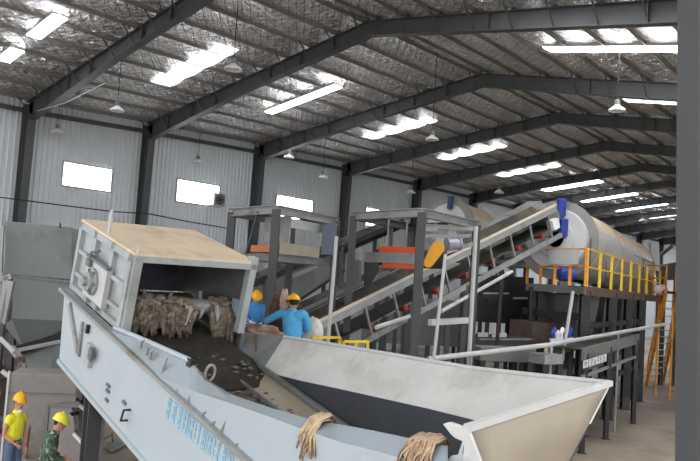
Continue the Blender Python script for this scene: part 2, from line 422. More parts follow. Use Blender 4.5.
# ================================================================== FOREGROUND FEEDER (inclined frame: s across, t up the slope, n up from the bed)
FC = V((-2.86, 11.5, H-.154)); _c, _s = math.cos(math.radians(13.5)), math.sin(math.radians(13.5))
FB = V((math.cos(math.radians(39.6)), math.sin(math.radians(39.6)), 0))
FA = V((-FB.y*_c, FB.x*_c, _s)); FN = FB.cross(FA)
def mp(s, t, n): return FC+FB*s+FA*t+FN*n
def on(x, y, s):                     # point where the sight line through (x, y) meets the plane s = const
    v = ray(x, y); o = V((0, 0, H)); k = ((FC-o).dot(FB)+s)/v.dot(FB); return o+v*k
def mbox(b, s0, s1, t0, t1, n0, n1):
    return b.hexa([mp(s0,t0,n0), mp(s1,t0,n0), mp(s1,t1,n0), mp(s0,t1,n0), mp(s0,t0,n1), mp(s1,t0,n1), mp(s1,t1,n1), mp(s0,t1,n1)])
g0 = mp(0, -3, -.9); g0.z = 0
feeder = thing('waste_feeder', 'large pale blue grey inclined feeder with open hopper and roller hood, foremost machine', 'waste feeder', g0)
# side panels
TL = -7.3
b = MB(); b.prism([mp(-1.08, 1.0, -.57), mp(-1.08, .72, -1.60), mp(-1.08, .35, -1.66), mp(-1.08, TL+.4, -1.66), mp(-1.08, TL, -.57)], FB*.06)
side = b.build('side_panel', M_pale, feeder)
b = MB(); mbox(b, -1.16, -1.02, TL, 1.05, -.60, -.55); b.build('flange_rail', M_steel, side)
b = MB(); mbox(b, -1.12, -1.08, TL, .70, -1.66, -1.60); b.build('bottom_angle', M_pale, side)
# pressed stiffener channels and inspection handle on the panel
b = MB()
for (xa, ya, xb, yb, w) in ((70,304,78,352,.09), (83,322,79,356,.07)):
    p, q = on(xa, ya, -1.09), on(xb, yb, -1.09); b.bar(p, q, .05, w, up=(q-p).cross(FB))
b.build('stiffener', M_steel, side)
b = MB(); p = on(90, 355, -1.10); b.obox(p, (FB, FA, FN), (.05, .10, .16)); o = b.build('bearing_block', M_hoodw, side, bevel=.012)
b = MB(); p = on(90.5, 354, -1.16); b.obox(p, (FB, FA, FN), (.02, .06, .09)); b.build('bearing_cap', M_mgrey, side, bevel=.01)
b = MB(); p = on(88, 329, -1.10); b.obox(p, (FB, FA, FN), (.03, .03, .06)); b.build('catch', M_black, side)
b = MB(); p = on(126, 414.5, -1.10); pa = on(127.5, 410, -1.12); pb = on(124.5, 420.5, -1.12)
b.tube([pa-FB*-.04, pa-FB*.05, pb-FB*.05, pb-FB*-.04], .016, 8); b.build('handle', M_black, side)
for (x, y, w_) in ((108.5,385.5,.05), (108,391,.05), (107,400,.045), (124.5,402.5,.05)):
    b = MB(); b.obox(on(x, y, -1.09), (FB, FA, FN), (.02, w_, .018)); b.build('bracket', M_mgrey, side)
# hooks along the flange
for x, y in ((141,346), (147,353), (150,357), (162,374), (173,386.5), (178,391), (188,404), (202,418), (211,428), (220,437), (233,450)):
    p = on(x, y, -1.10); big = (x in (162, 188, 220))
    b = MB(); b.tube([p-FN*.03, p+FN*.05, p+FN*(.22 if big else .10)+FA*-.06], [.022, .02, .008], 6); b.build('hook', M_steel, side)
# far side panel, bed, legs
b = MB(); b.prism([mp(1.0, 1.0, -.57), mp(1.0, .72, -1.60), mp(1.0, TL+1.0, -1.66), mp(1.0, TL+1.0, -.95), mp(1.0, -1.0, -.95), mp(1.0, -1.0, -.57)], FB*.06)
b.build('far_side_panel', M_mgrey, feeder)
b = MB(); mbox(b, -1.0, .45, TL+1.0, 1.0, -1.06, -1.0)
k = 0; t = TL+1.1
while t < .9:                        # overlapping apron pans
    b.hexa([mp(-.95, t, -1.0), mp(.45, t, -1.0), mp(.45, t+.2, -1.0), mp(-.95, t+.2, -1.0), mp(-.95, t, -.95), mp(.45, t, -.95), mp(.45, t+.2, -.99), mp(-.95, t+.2, -.99)]); t += .2
apron = b.build('apron_belt', mat('worn apron steel', (104,97,88), .8, .1, .25, 5, dust=(66,60,54), dust_amt=.4), feeder)
b = MB(); b.prism([mp(.45, TL+1.0, -.97), mp(.45, -.9, -.97), mp(.98, -.9, -.88), mp(.98, TL+1.0, -.88)], FN*-.03)
b.build('skirt_strip', M_tanst, feeder)
b = MB(); b.bar(mp(.93, -1.7, -.83), mp(.93, -5.2, -.83), .05, .06); b.bar(mp(.45, -1.0, -.93), mp(.45, -5.2, -.93), .03, .05); b.build('skirt_edge', M_mgrey, feeder)
# legs
for (s, t) in ((-.98, -.60), (.95, -.5), (-.98, -4.2), (.95, -4.2)):
    p = mp(s, t, -1.66); b = MB(); b.ibeam((p.x, p.y, 0), (p.x, p.y, p.z+.03), .2, .2, up=(FA.x, FA.y, 0), t=.022)
    b.box(p.x-.16, p.x+.16, p.y-.16, p.y+.16, 0, .02); b.build('leg', M_frame, feeder)
b = MB()
for (s, ta, tb) in ((-.98, -.6, -4.2), (.95, -.5, -4.2)):
    p = mp(s, ta, -1.66); q = mp(s, tb, -1.66); b.bar((p.x, p.y, .9), (q.x, q.y, q.z-.3), .1)
b.build('leg_brace', M_frame, feeder)
# ---- hopper walls
lip = [(118,330,-1.0), (150,343.5,-1.0), (188,360.5,-1.0), (190,362,-1.0), (197,371,-1.0), (205,380,-1.0), (230,395,-1.0), (270,408.5,-1.0), (310,420,-1.0), (345,426,-1.0), (372,431,-1.0), (405,438,-1.0), (445,446,-1.0)]
crs = [(121,341,-1.13), (149,373,-1.13), (186,388,-1.13), (189,389,-1.13), (196,392,-1.13), (205,395,-1.13), (230,403,-1.13), (270,417,-1.13), (310,432,-1.13), (345,443.5,-1.13), (372,450,-1.13), (405,459,-1.13), (445,470,-1.13)]
LP = [on(*q) for q in lip]; CR = [on(*q) for q in crs]
LO = [mp(-1.09, max(TL, (c-FC).dot(FA)), -.56) for c in CR]
LO[0] = mp(-1.09, -.95, -.56); CR[0] = mp(-1.10, -.97, -.565); LP[0] = mp(-1.0, -.93, -.55)
b = MB(); b.sheet([LO, CR], FB*.03); b.build('front_wall_lower_plate', M_pale, feeder)
b = MB(); b.sheet([CR, LP], FB*.03); b.build('front_wall_upper_plate', mat('shading grey hopper paint', (140,150,158), .45, 0, .05, 1.5, dust=(128,132,134), dust_amt=.2), feeder)  # greyer colour paints the shading of the differently leaning upper plate
b = MB(); b.tube([p+FN*.01 for p in LP[:4]], .035, 8); b.build('rolled_lip', M_pale, feeder)
b = MB(); p = LP[3]; b.obox(p-FA*.02-FN*.03, (FA, FN, FB), (.05, .07, .03)); b.build('lip_end_plate', M_black, feeder)
b = MB(); b.prism([LP[4], LP[5], LP[6], LP[6]-FN*.05+FB*.05, LP[4]-FN*.06+FB*.08], FB*.02); b.build('wear_strip', M_brownst, feeder)
# torn corner plate
cor = [on(443,424,-.97), on(449,422,-.97), on(467,428,-.97), on(483,470,-.97), on(440,470,-1.0), on(450,457,-.98), on(452,455.5,-.98), on(463.5,454,-.98), on(464,447,-.98), on(462,441,-.98), on(455,438,-.98), on(451,434.5,-.98), on(446,428,-.98)]
b = MB(); b.prism(cor, FB*.03); o = b.build('torn_corner_plate', M_lsteel, feeder)
# rear wall
RL = [(284,337), (320,342.5), (370,351), (420,359.5), (470,368), (540,376), (610,383)]
RLP = [on(x, y, 1.4) for x, y in RL]
RCR = [on(x, y, .98) for x, y in ((262,371), (300,380.5), (340,389), (385,399), (430,409), (478,421), (520,430))]
RCR[-1] = on(589,424,1.0)
b = MB(); b.sheet([RLP, [p*.5+q*.5 for p, q in zip(RLP, RCR)], RCR], FB*.03); b.build('rear_wall_flared_plate', M_worn, feeder)
b = MB(); b.tube(RLP, .03, 6); b.build('rear_lip_bar', M_lsteel, feeder)
b = MB(); lb_ = [mp(1.0, (p-FC).dot(FA), -.9) for p in RCR]; lb_[-1] = on(560,478,.90); b.sheet([RCR, lb_], FB*.03); b.build('rear_wall_lower_plate', M_shaded, feeder)
wing = [on(240,332,1.4), on(284,337,1.4), on(262,371,.98), on(246,361,.98)]
b = MB(); b.prism(wing, FB*.03); o = b.build('wing_plate', M_mgrey, feeder)
b = MB(); b.bar(on(256.5,335,1.37), on(257,352,1.15), .03, .06, up=FB); b.build('wing_seam', M_brownst, o)
b = MB()
b.prism([on(318,344,1.37)]+[on(x, y, 1.39) for x, y in ((319,344),(420,361),(560,379),(440,365))], -FB*.004)
for x0, y0, x1, y1 in ((395,391,392,402),(575,377.5,575,381)):
    pass
# end wall
EL = [on(467,428,-.97), on(520,411,.0), on(566,396.5,.75), on(610,383,1.4)]
eb0, eb1 = on(484,478,-.80), on(560,478,.90); EB = [eb0, eb0+(eb1-eb0)*.33, eb0+(eb1-eb0)*.67, eb1]
ea = V((EL[3]-EL[0])); EL[1] = EL[0]+ea*.33; EL[2] = EL[0]+ea*.67
mr_ = [p*.5+q*.5 for p, q in zip(EL, EB)]; mr_[3] = RCR[-1]
def spl(r): return [r[0]+(r[3]-r[0])*k/8 for k in range(9)]
e0, e1, e2 = spl(EL), spl(mr_), spl(EB)
b = MB(); b.sheet([[a*(1-f)**2+c_*2*f*(1-f)+d_*f*f if False else (a+(c_-a)*(f*2) if f <= .5 else c_+(d_-c_)*(f*2-1)) for a, c_, d_ in zip(e0, e1, e2)] for f in [k/6 for k in range(7)]], FA*.03); b.build('end_wall', M_tanst, feeder, smooth=True)
b = MB(); b.bar(EL[0], EL[3], .06, .05); b.build('end_lip_bar', M_lsteel, feeder)
b = MB(); b.prism([EL[0], EB[0], mp(-1.05, TL+.3, -.95), mp(-1.08, TL, -.57)], FB*.02); b.build('front_corner_gusset', M_pale, feeder)
# hopper under pans
b = MB(); mbox(b, -1.0, 1.0, TL+1.0, 0.6, -1.3, -1.25); b.build('return_pan', M_mgrey, feeder)
# ---- hood
HS, HT, HN = .948, 1.05, .527
b = MB(); mbox(b, -HS-.03, HS+.03, -HT-.03, HT+.03, HN, HN+.035); roof = b.build('hood_roof', M_dusty, feeder)
b = MB(); mbox(b, -HS-.02, HS+.02, -HT-.05, -HT+.05, HN-.085, HN); b.build('front_beam', M_hoodw, feeder)
b = MB(); mbox(b, -HS-.02, -HS+.10, -HT-.05, -HT+.12, -HN-.03, HN-.085); b.build('front_post', M_hoodw, feeder)
b = MB(); mbox(b, HS-.09, HS+.02, -HT-.05, -HT+.08, -HN-.03, HN+.10); b.build('front_post', M_hoodw, feeder)
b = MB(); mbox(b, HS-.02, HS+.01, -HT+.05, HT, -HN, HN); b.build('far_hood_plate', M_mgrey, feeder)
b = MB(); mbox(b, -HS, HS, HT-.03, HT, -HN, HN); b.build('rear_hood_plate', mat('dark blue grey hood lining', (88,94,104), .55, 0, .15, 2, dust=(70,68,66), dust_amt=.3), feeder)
b = MB(); mbox(b, -HS+.02, -HS+.05, -HT+.1, HT, -HN-.03, HN); hp = b.build('side_hood_plate', M_hoodw, feeder)
b = MB()
mbox(b, -HS-.05, -HS+.02, -HT, HT, HN-.10, HN); mbox(b, -HS-.05, -HS+.02, -HT, HT, -HN-.02, -HN+.06)
for t in (-HT+.06, -.36, .34, HT-.05):
    mbox(b, -HS-.05, -HS+.02, t-.055, t+.055, -HN, HN)
b.build('rib_frame', M_hoodw, hp)
for (ta, tb, n) in ((.42, .99, .08), (.42, .99, -.28), (-.97, -.44, .06), (-.97, -.44, -.30)):
    b = MB(); mbox(b, -HS-.04, -HS+.02, ta, tb, n-.03, n+.03); b.build('cross_rib', M_hoodw, hp)
# drive plate with bearing and gear motor on the hood side
b = MB(); mbox(b, -HS-.10, -HS-.02, -.44, .34, -.42, .16); dp = b.build('drive_plate', M_lsteel, feeder)
b = MB(); mbox(b, -HS-.13, -HS-.05, -.46, .36, .14, .18); b.build('plate_edge', M_mgrey, dp)
b = MB(); b.lathe(mp(-HS-.10, .0, -.15), -FB, [(0,.2),(.04,.2),(.05,.15),(.10,.14),(.11,.07),(.17,.065),(.17,0)], 20); b.build('bearing_housing', M_steel, dp, smooth=False)
for k in range(6):
    a = k*math.pi/3; b = MB(); b.obox(mp(-HS-.15, .17*math.cos(a), -.15+.17*math.sin(a)), (FB, FA, FN), (.02, .02, .02)); b.build('bolt', M_mgrey, dp)
b = MB(); b.tube([mp(-HS-.12, .2, .1), mp(-HS-.14, .16, .25), mp(-HS-.06, .05, .30)], .02, 8); b.obox(mp(-HS-.12, .2, .08), (FB, FA, FN), (.04, .07, .05)); b.build('limit_switch', M_mgrey, dp)
for t in (-.30, .10):
    b = MB(); mbox(b, -HS-.12, -HS-.03, t, t+.08, -.5, -.42); b.build('adjuster_lug', M_steel, dp)
# lifting lugs
for (s, t) in ((-HS+.02, -HT+.05), (HS-.04, -HT+.03)):
    b = MB(); q = []
    for k in range(13):
        a = math.pi*k/12; q.append(mp(s, t+.05*math.cos(a), HN+.03+.07*math.sin(a)))
    b.tube(q, .014, 6); b.build('lifting_lug', M_lsteel, feeder)
b = MB(); mbox(b, -.46, -.22, HT-.05, HT-.03, .02, .22); o = b.build('inspection_hatch', M_frame, feeder)
for s0 in (-.49, -.22):
    b = MB(); mbox(b, s0, s0+.03, HT-.06, HT-.03, .0, .24); b.build('hatch_edge', M_steel, o)
b = MB(); mbox(b, .52, .62, HT-.5, HT-.05, -.1, .40); mbox(b, .52, .90, HT-.5, HT-.05, .34, .42); b.build('inner_bracket', M_frame, feeder)
# drum shaft inside the hood
b = MB(); b.lathe(mp(-HS+.06, -.62, -.30), FB, [(0,.12),(2*HS-.1,.12)], 18, True); b.build('roller_shaft', M_steel, feeder)
for k in range(16):
    a = k*2.4; s = -HS+.15+k*.11; u = FA*math.cos(a)+FN*math.sin(a); b = MB(); b.bar(mp(s, -.62, -.30)+u*.10, mp(s, -.62, -.30)+u*.24, .05, .03); b.build('shaft_tine', M_mgrey, feeder)
b = MB(); b.lathe(mp(-.75, .35, -.62), FB, [(0,.25),(1.5,.25)], 20, True); b.build('rear_drum', M_brownst, feeder)
M_ragm = mat('grey brown rag cloth', (146,134,118), .95, 0, .45, 16, dust=(84,76,68), dust_amt=.35, bump=.5, bscale=60)
# rags wrapped over the shaft, dirt below: material nobody could count
def rag_strand(b, p, drop, wd, out=None, seed=0):
    rnd = random.Random(seed); n = 5; rows = []
    o = out if out is not None else V((0,0,0)); sx = V((rnd.uniform(-1,1), rnd.uniform(-1,1), 0))*.03
    for i in range(n+1):
        f = i/n; c = V(p)+V((0,0,-drop*f))+o*math.sin(f*1.5)+sx*math.sin(f*4+seed)
        w_ = wd*(1-.75*f*f)*(.8+.4*rnd.random()); tw = f*rnd.uniform(-1.5,1.5)+seed
        d = V((math.cos(tw)*.5+FB.x, math.sin(tw)*.5+FB.y, rnd.uniform(-.2,.2))).normalized()
        e = V((-FB.y, FB.x, 0))*.012
        rows.append([c-d*w_, c-d*w_*.3+e*2, c+d*w_*.4-e*2, c+d*w_])
    b.sheet(rows, V((FA.x, FA.y, 0))*.012)
def rag_mass(name, label, span, m, dens, dmin, dmax, par=None, seed=1, gap=()):
    rnd = random.Random(seed); b = MB()
    for k in range(dens):
        s = span[0]+(span[1]-span[0])*rnd.random()
        if any(g0 < s < g1 for g0, g1 in gap): continue
        a = rnd.uniform(-.5, 1.1); p = mp(s, -.62-.2*math.cos(a)-.06*rnd.random(), -.34+.15*math.sin(a))
        rag_strand(b, p, rnd.uniform(dmin, dmax), rnd.uniform(.02, .05), seed=k*7+seed)
        
        if k % 3 == 0: b.ball(mp(s, -.62+rnd.uniform(-.16,.08), -.22+rnd.uniform(-.06,.05)), rnd.uniform(.04,.08), 8, 6, (1.3, 1, .6))
    return b
b = rag_mass('', '', (-.88, .20), M_ragm, 190, .08, .36, seed=3)
o = b.build('rag_tangle', M_ragm, smooth=True); tag(o, 'grey brown tangled rags hanging along the left of the hood shaft', 'rags', kind='stuff')
b = rag_mass('', '', (.52, .92), M_ragm, 90, .10, .50, seed=11)
o = b.build('rag_tangle', M_ragm, smooth=True); tag(o, 'grey brown tangled rags hanging at the right end of the hood shaft', 'rags', kind='stuff')
M_ragl = mat('pale rag cloth', (186,180,172), .95, 0, .12, 8, bump=.3)
b = MB(); rag_strand(b, mp(.08, -.86, -.22), .28, .06, seed=4); rag_strand(b, mp(.12, -.86, -.24), .22, .05, seed=9); tag(b.build('rag', M_ragl), 'pale grey rag dangling beside the bare middle of the shaft', 'rag')
b = MB(); rag_strand(b, mp(.30, -.84, -.16), .24, .03, seed=6); tag(b.build('rag', M_ragl), 'thin white rag strip looped over the bare middle of the shaft', 'rag')
b = MB(); rag_strand(b, mp(.58, -.84, -.20), .24, .05, seed=8); rag_strand(b, mp(.60, -.86, -.30), .22, .03, seed=18); tag(b.build('rag', M_ragl), 'white rag scrap hanging left of the right rag tangle', 'rag')
b = MB(); rag_strand(b, mp(.86, -.90, -.08), .26, .07, seed=12); tag(b.build('rag', mat('pale blue rag cloth', (128,146,160), .9, 0, .15, 8)), 'pale blue rag caught at the right hood post', 'rag')
# loose waste lying on the apron
b = MB(); rnd = random.Random(5); rows = []
for i in range(22):
    row = []
    for j in range(9):
        s = -.97+1.9*j/8; t = -2.25+3.0*i/21
        n = -.93+.16*noise.noise(V((s*2.5, t*2.5, 1)))+.26*max(0, min(1, (t+2.3)/1.6))+.05*noise.noise(V((s*9, t*9, 4)))
        if j in (0, 8) : n = min(n, -.80)
        row.append(mp(s, t, max(n, -.94)))
    rows.append(row)
b.sheet(rows, FN*-.03)
o = b.build('waste_layer', M_dirt, smooth=True); tag(o, 'dark dirty waste lying on the apron belt below the hood', 'waste', kind='stuff')
M_bits = mat('mixed waste scraps', (112,104,94), .9, 0, .45, 9)
b = MB()
for k in range(120):
    s = rnd.uniform(-.85,.75); t = rnd.uniform(-3.4,-1.0); r = rnd.uniform(.015,.05)
    b.ball(mp(s, t, -.80 if t > -2.3 else -.93), r, 6, 4, (rnd.uniform(.6,1.6), rnd.uniform(.6,1.6), .5))
o = b.build('waste_scraps', M_bits); tag(o, 'small pale scraps scattered over the dirty apron belt', 'waste scraps', kind='stuff')
p = on(210, 373, -.2); b = MB(); q = []
q = [p+FB*.07*math.cos(a)+FN*.11*math.sin(a) for a in [2*math.pi*k/16 for k in range(17)]]
b.tube(q, .018, 6); tag(b.build('ring', M_ragl), 'off white plastic ring lying in the dark waste', 'ring')
# rags draped over the front lip
M_ragp = mat('pinkish tan rag cloth', (192,166,140), .95, 0, .25, 8, dust=(150,112,96), dust_amt=.35, bump=.4, bscale=50)
def lip_rag(name, label, x0, x1, ytop, drop, m, n, seed, slope=.16):
    rnd = random.Random(seed); b = MB()
    for k in range(n):
        f = rnd.random(); x = x0+(x1-x0)*f; y = ytop+(x-x0)*slope
        pl = on(x, y, -1.0); out = -FB
        L = drop*(.45+.65*rnd.random())*(1-.5*abs(f-.5)); w_ = .010+.014*rnd.random(); lift = .02+.05*rnd.random()
        j = V((rnd.uniform(-.03,.03), rnd.uniform(-.03,.03), 0))
        pts = [pl+FB*(.05+.1*rnd.random())-FN*.03, pl+FB*.03+FN*lift, pl+out*(.05+.03*rnd.random())+FN*lift*.4, pl+out*(.10+.05*rnd.random())+V((0,0,-L*.45))+j, pl+out*(.11+.05*rnd.random())+V((0,0,-L))+j*2]
        d = FA; tw = rnd.uniform(-.6,.6)
        rows = []
        for q, c in enumerate(pts):
            ww = w_*(1.3, 1.5, 1.4, 1.0, .35)[q]; dd = (d*math.cos(tw*q)+out*math.sin(tw*q)).normalized()
            rows.append([c-dd*ww, c-dd*ww*.3+out*.012, c+dd*ww*.4-out*.008, c+dd*ww])
        b.sheet(rows, out*.008)
    o = b.build(name, m, smooth=True); return tag(o, label, 'rag')
lip_rag('rag', 'tan rag bundle hanging over the front hopper lip, upper one', 316, 327, 419.5, .34, M_ragt, 40, 3)
lip_rag('rag', 'wide pinkish tan rag heap over the front hopper lip by the torn corner', 417, 440, 441.5, .42, M_ragp, 70, 5, .1)

M_cyan = mat('faded cyan lettering', (170,208,228), .5, 0, .08, 8)
rnd = random.Random(21); b = MB(); la, lb = on(166,406,-1.09), on(234,464,-1.09); du = (lb-la); lh = FN*.24
for i in range(11):
    u0 = i/11; g = lambda u, v: la+du*(u0+u*.075)-lh*(v-.5)
    b.bar(g(.1,.1), g(.95,.1), .006, .014, FN); b.bar(g(.1,.9), g(.9,.9), .006, .014, FN); b.bar(g(.1,.5), g(.95,.5), .006, .013, FN)
    xs = rnd.sample((.12,.35,.55,.75,.92), 3)
    for x in xs: b.bar(g(x, 0), g(x, 1), .006, .013, FB)
b.build('lettering', M_cyan, side)
# ================================================================== PLANT BEHIND THE FEEDER
def pb(b, p, q, w, h=None, up=(0,0,1)): return b.bar(P(*p), P(*q), w, h, up)
def G(p): return V((p[0], p[1], 0))
def post(par, name, p, zt, w, m, zb=0, ib=True):
    b = MB()
    if ib: b.ibeam((p[0], p[1], zb), (p[0], p[1], zt), w, w, up=(0,1,0), t=w*.14)
    else: b.box(p[0]-w/2, p[0]+w/2, p[1]-w/2, p[1]+w/2, zb, zt)
    if zb == 0: b.box(p[0]-w*.8, p[0]+w*.8, p[1]-w*.8, p[1]+w*.8, 0, .02)
    return b.build(name, m, par)

# ---------------- inclined belt conveyors
def conveyor(name, label, A, B, side, wid, depth, m_top, m_low, n_up, rollers=True, guard=None, group=None, legs=(), gap=None):
    """A, B: near side top chord ends; side: horizontal unit vector across the belt; depth: chord spacing"""
    A, B = V(A), V(B); d = (B-A).normalized(); L = (B-A).length; s = V(side); n = s.cross(d).normalized()
    if n.z < 0: n = -n
    t = thing(name, label, 'conveyor', G((A+B)/2), group)
    for k, off in enumerate((V((0,0,0)), s*wid)):
        b = MB(); b.bar(A+off, B+off, .07, .16, n); b.build('top_rail', m_top, t)
        if m_low:
            b = MB(); b.bar(A+off-n*depth, B+off-n*depth, .07, .14, n); b.build('bottom_rail', m_low, t)
        if n_up and m_low:
            for i in range(n_up):
                f = (i+.5)/n_up; p = A+(B-A)*f+off; b = MB(); b.bar(p, p-n*depth, .05, .05, d); b.build('upright', m_low, t)
    # carrying belt, troughed, with return run
    rows = []
    for i in range(13):
        c = A+(B-A)*(i/12)
        rows.append([c+s*(wid*.06)+n*.10, c+s*(wid*.3)-n*.02, c+s*(wid*.7)-n*.02, c+s*(wid*.94)+n*.10])
    b = MB(); b.sheet(rows, n*-.02)
    lo = depth*.62 if m_low else .25
    b.sheet([[A+s*(wid*.1)-n*lo, A+s*(wid*.9)-n*lo], [B+s*(wid*.1)-n*lo, B+s*(wid*.9)-n*lo]], n*-.02)
    b.build('belt', M_belt, t)
    for p in (A-n*lo*.5+d*.05, B-n*lo*.5-d*.05):
        b = MB(); b.lathe(p+s*wid*.08, s, [(0, lo*.52), (wid*.84, lo*.52)], 18, True); b.build('end_drum', M_mgrey, t)
    if rollers:
        nr = 8
        for i in range(nr):
            p = A+(B-A)*((i+.25)/nr)-n*(lo+.08)
            b = MB(); b.lathe(p-s*.03, s, [(0,.03),(.02,.075),(wid*.97,.075),(wid,.03)], 12, True); b.build('return_roller', M_red, t)
    for (f, zt) in legs:
        for off in (V((0,0,0)), s*wid):
            p = A+(B-A)*f+off-n*depth; post(t, 'leg', p, p.z+.02, .12, M_frame)
    return t, d, n, s
# main conveyor up to the near drum screen
A = P(318, 327, 16.3); B = P(556, 208.5, 22)
sd = V((-.61, .79, 0))
cv, d, n, s = conveyor('inclined_belt_conveyor', 'long pale framed belt conveyor with red rollers rising to the near drum screen', A, B, sd, .95, .82, M_steel, M_steel, 10, legs=((.28, 0), (.52, 0)))
b = MB()
rows = [[P(318, 327, 16.3)+n*.10, P(318, 327, 16.3)-n*.10], [B+n*.10, B-n*.10]]
b = MB(); b.bar(A+n*.12-s*.03, B+n*.12-s*.03, .05, .06, n); b.build('edge_trim', mat('pale worn edge', (206,196,180), .6, 0, .1, 4), cv)
b = MB(); b.bar(B-d*.3-n*.4-s*.12, B-d*.3-n*.4+s*.1, .3, .3, n); b.build('gearbox', M_white, cv)
# second conveyor behind with grey guard boards
A2 = P(296, 318, 19.5); B2 = P(428, 258, 22.5)
c2, d2, n2, s2 = conveyor('guarded_belt_conveyor', 'dark belt conveyor with grey guard boards, between the gantry and the long conveyor', A2, B2, sd, .9, .5, M_frame, None, 0, rollers=False)
b = MB(); p, q = P(296, 319, 19.45), P(390, 276, 21.6); b.sheet([[p+n2*.18, p-n2*.12], [q+n2*.18, q-n2*.12]], s2*.02); b.build('guard_board', M_mgrey, c2)
b = MB(); p, q = P(390, 278, 21.6), P(428, 260, 22.45); b.sheet([[p+n2*.1, p-n2*.12], [q+n2*.1, q-n2*.12]], s2*.02); b.build('guard_board', M_frame, c2)
p = A2+(B2-A2)*.75; post(c2, 'leg', p, p.z, .12, M_frame); p = p+s2*.9; post(c2, 'leg', p, p.z, .12, M_frame)
p = A2+(B2-A2)*.2; post(c2, 'leg', p, p.z, .12, M_frame); p = p+s2*.9; post(c2, 'leg', p, p.z, .12, M_frame)
# third conveyor with deep grey side panel, feeding the far drum
A3 = P(240, 290, 21); B3 = P(404, 221, 28)
c3, d3, n3, s3 = conveyor('panelled_belt_conveyor', 'conveyor with deep grey side panels rising behind the first sorting gantry', A3, B3, sd, .9, .35, M_black, None, 0, rollers=False)
p, q = A3, P(340, 248, 25); b = MB(); b.sheet([[p-n3*.08, p-n3*1.25], [q-n3*.08, q-n3*.75]], s3*.03); sp_ = b.build('side_panel', M_mgrey, c3)
b = MB(); b.bar(p-n3*1.27, q-n3*.77, .08, .08, n3); b.build('panel_edge', M_black, sp_)
b = MB(); p4 = P(303, 268, 22.6); b.bar(p4-d3*.7-n3*.12-s3*.02, p4+d3*.7-n3*.12-s3*.02, .02, .1, n3); b.build('highlight_strip', M_steel, sp_)  # added strip paints a highlight on the side panel
for f in (.12, .55, .9):
    for off in (V((0,0,0)), s3*.9):
        p = A3+(B3-A3)*f+off; post(c3, 'leg', p, p.z, .14, M_frame)

# ---------------- sorting gantries
def gantry(name, label, tops, zt, post_w, group, m=M_frame):
    t = thing(name, label, 'gantry', G(sum((V((q[0], q[1], 0)) for q in tops), V((0,0,0)))/len(tops)), group)
    for q in tops: post(t, 'post', q, zt, post_w, m)
    k = len(tops)
    for a, c in ((0,1),(1,2),(2,3),(3,0)):
        b = MB(); b.ibeam(V((tops[a][0], tops[a][1], zt)), V((tops[c][0], tops[c][1], zt)), .16, .18, t=.02); b.build('top_beam', M_steel if (a, c) in ((0,1),(1,2)) else m, t)
    return t
def top_pts(pxs): return [P(*p) for p in pxs]
t1 = top_pts([(232,214,16.6), (276.5,212.5,15), (337,220,17.2)]); t1.append(t1[0]+t1[2]-t1[1])
z1 = sum(p.z for p in t1)/4
g1 = gantry('sorting_gantry', 'grey sorting gantry in front of the third wall window, behind the two workers in blue', t1, z1, .17, 'sorting gantries')
def lerp(a, c, f): return a+(c-a)*f
zd = P(276, 254, 15.6).z
b = MB(); q = [V((p.x, p.y, zd)) for p in t1]; ctr = sum(q, V((0,0,0)))/4
b.prism([ctr+(p-ctr)*.93 for p in q], (0, 0, -.16)); b.build('deck', M_mgrey, g1)
b = MB(); b.prism([ctr+(p-ctr)*.6 for p in q], (0, 0, .10)); b.build('sorting_belt', M_belt, g1)
b = MB(); a_, c_ = lerp(q[0], q[1], .5), lerp(q[0], q[1], .95); b.prism([a_+V((0,0,.02)), c_+V((0,0,.02)), c_+V((0,0,.16)), a_+V((0,0,.16))], (.03,.03,0)); b.build('side_strip', mat('faded orange paint', (190,112,72), .6), g1)
b = MB(); a_, c_ = lerp(q[0], q[1], .45)+V((.25,.5,0)), lerp(q[0], q[1], .98)+V((.25,.5,0)); b.prism([a_+V((0,0,.25)), c_+V((0,0,.25)), c_+V((0,0,.82)), a_+V((0,0,.82))], (.04,.08,0)); b.build('screen_panel', M_steel, g1)
b = MB(); a_, c_ = lerp(q[1], q[2], .08), lerp(q[1], q[2], .72); b.prism([a_+V((0,0,.0)), c_+V((0,0,.0)), c_+V((0,0,.24)), a_+V((0,0,.24))], (-.05,.05,0)); b.build('side_strip', mat('beige board', (150,144,128), .7), g1)
b = MB(); a_, c_ = lerp(q[1], q[2], .3)+V((-.3,.4,0)), lerp(q[1], q[2], 1.)+V((-.3,.4,0)); b.prism([a_+V((0,0,.62)), c_+V((0,0,.62)), c_+V((0,0,.82)), a_+V((0,0,.82))], (-.05,.05,0)); b.build('light_channel', M_lsteel, g1)
b = MB(); b.bar(V((t1[0].x, t1[0].y, z1))+(t1[1]-t1[0])*.62, V((t1[0].x, t1[0].y, zd))+(t1[1]-t1[0])*.42, .06); b.build('brace', M_frame, g1)
b = MB(); pp = lerp(t1[1], t1[2], .88); b.obox((pp.x, pp.y, zd+.45), ((1,0,0),(0,1,0),(0,0,1)), (.16,.16,.36)); b.build('control_cabinet', mat('dull blue grey cabinet', (96,112,130), .5), g1)
t2 = top_pts([(354,212.5,17.2), (422,212.5,15.2), (477,222,17.5)]); t2.append(t2[0]+t2[2]-t2[1])
z2 = t2[1].z
g2 = gantry('magnet_gantry', 'grey gantry carrying an orange belted magnet above the long conveyor', t2, z2, .17, 'sorting gantries')
zm = P(400, 256, 16.5).z
a_, c_ = P(381, 248, 17.2), P(417, 248, 16.5); c_.z = a_.z
dr = (c_-a_).normalized(); sd2 = V((-dr.y, dr.x, 0)); b = MB()
Lb = (c_-a_).length; hb = .20
prof = []
for k in range(9):
    an = math.pi/2+math.pi*k/8; prof.append((math.cos(an)*hb, math.sin(an)*hb-hb))
for k in range(9):
    an = -math.pi/2+math.pi*k/8; prof.append((Lb+math.cos(an)*hb, math.sin(an)*hb-hb))
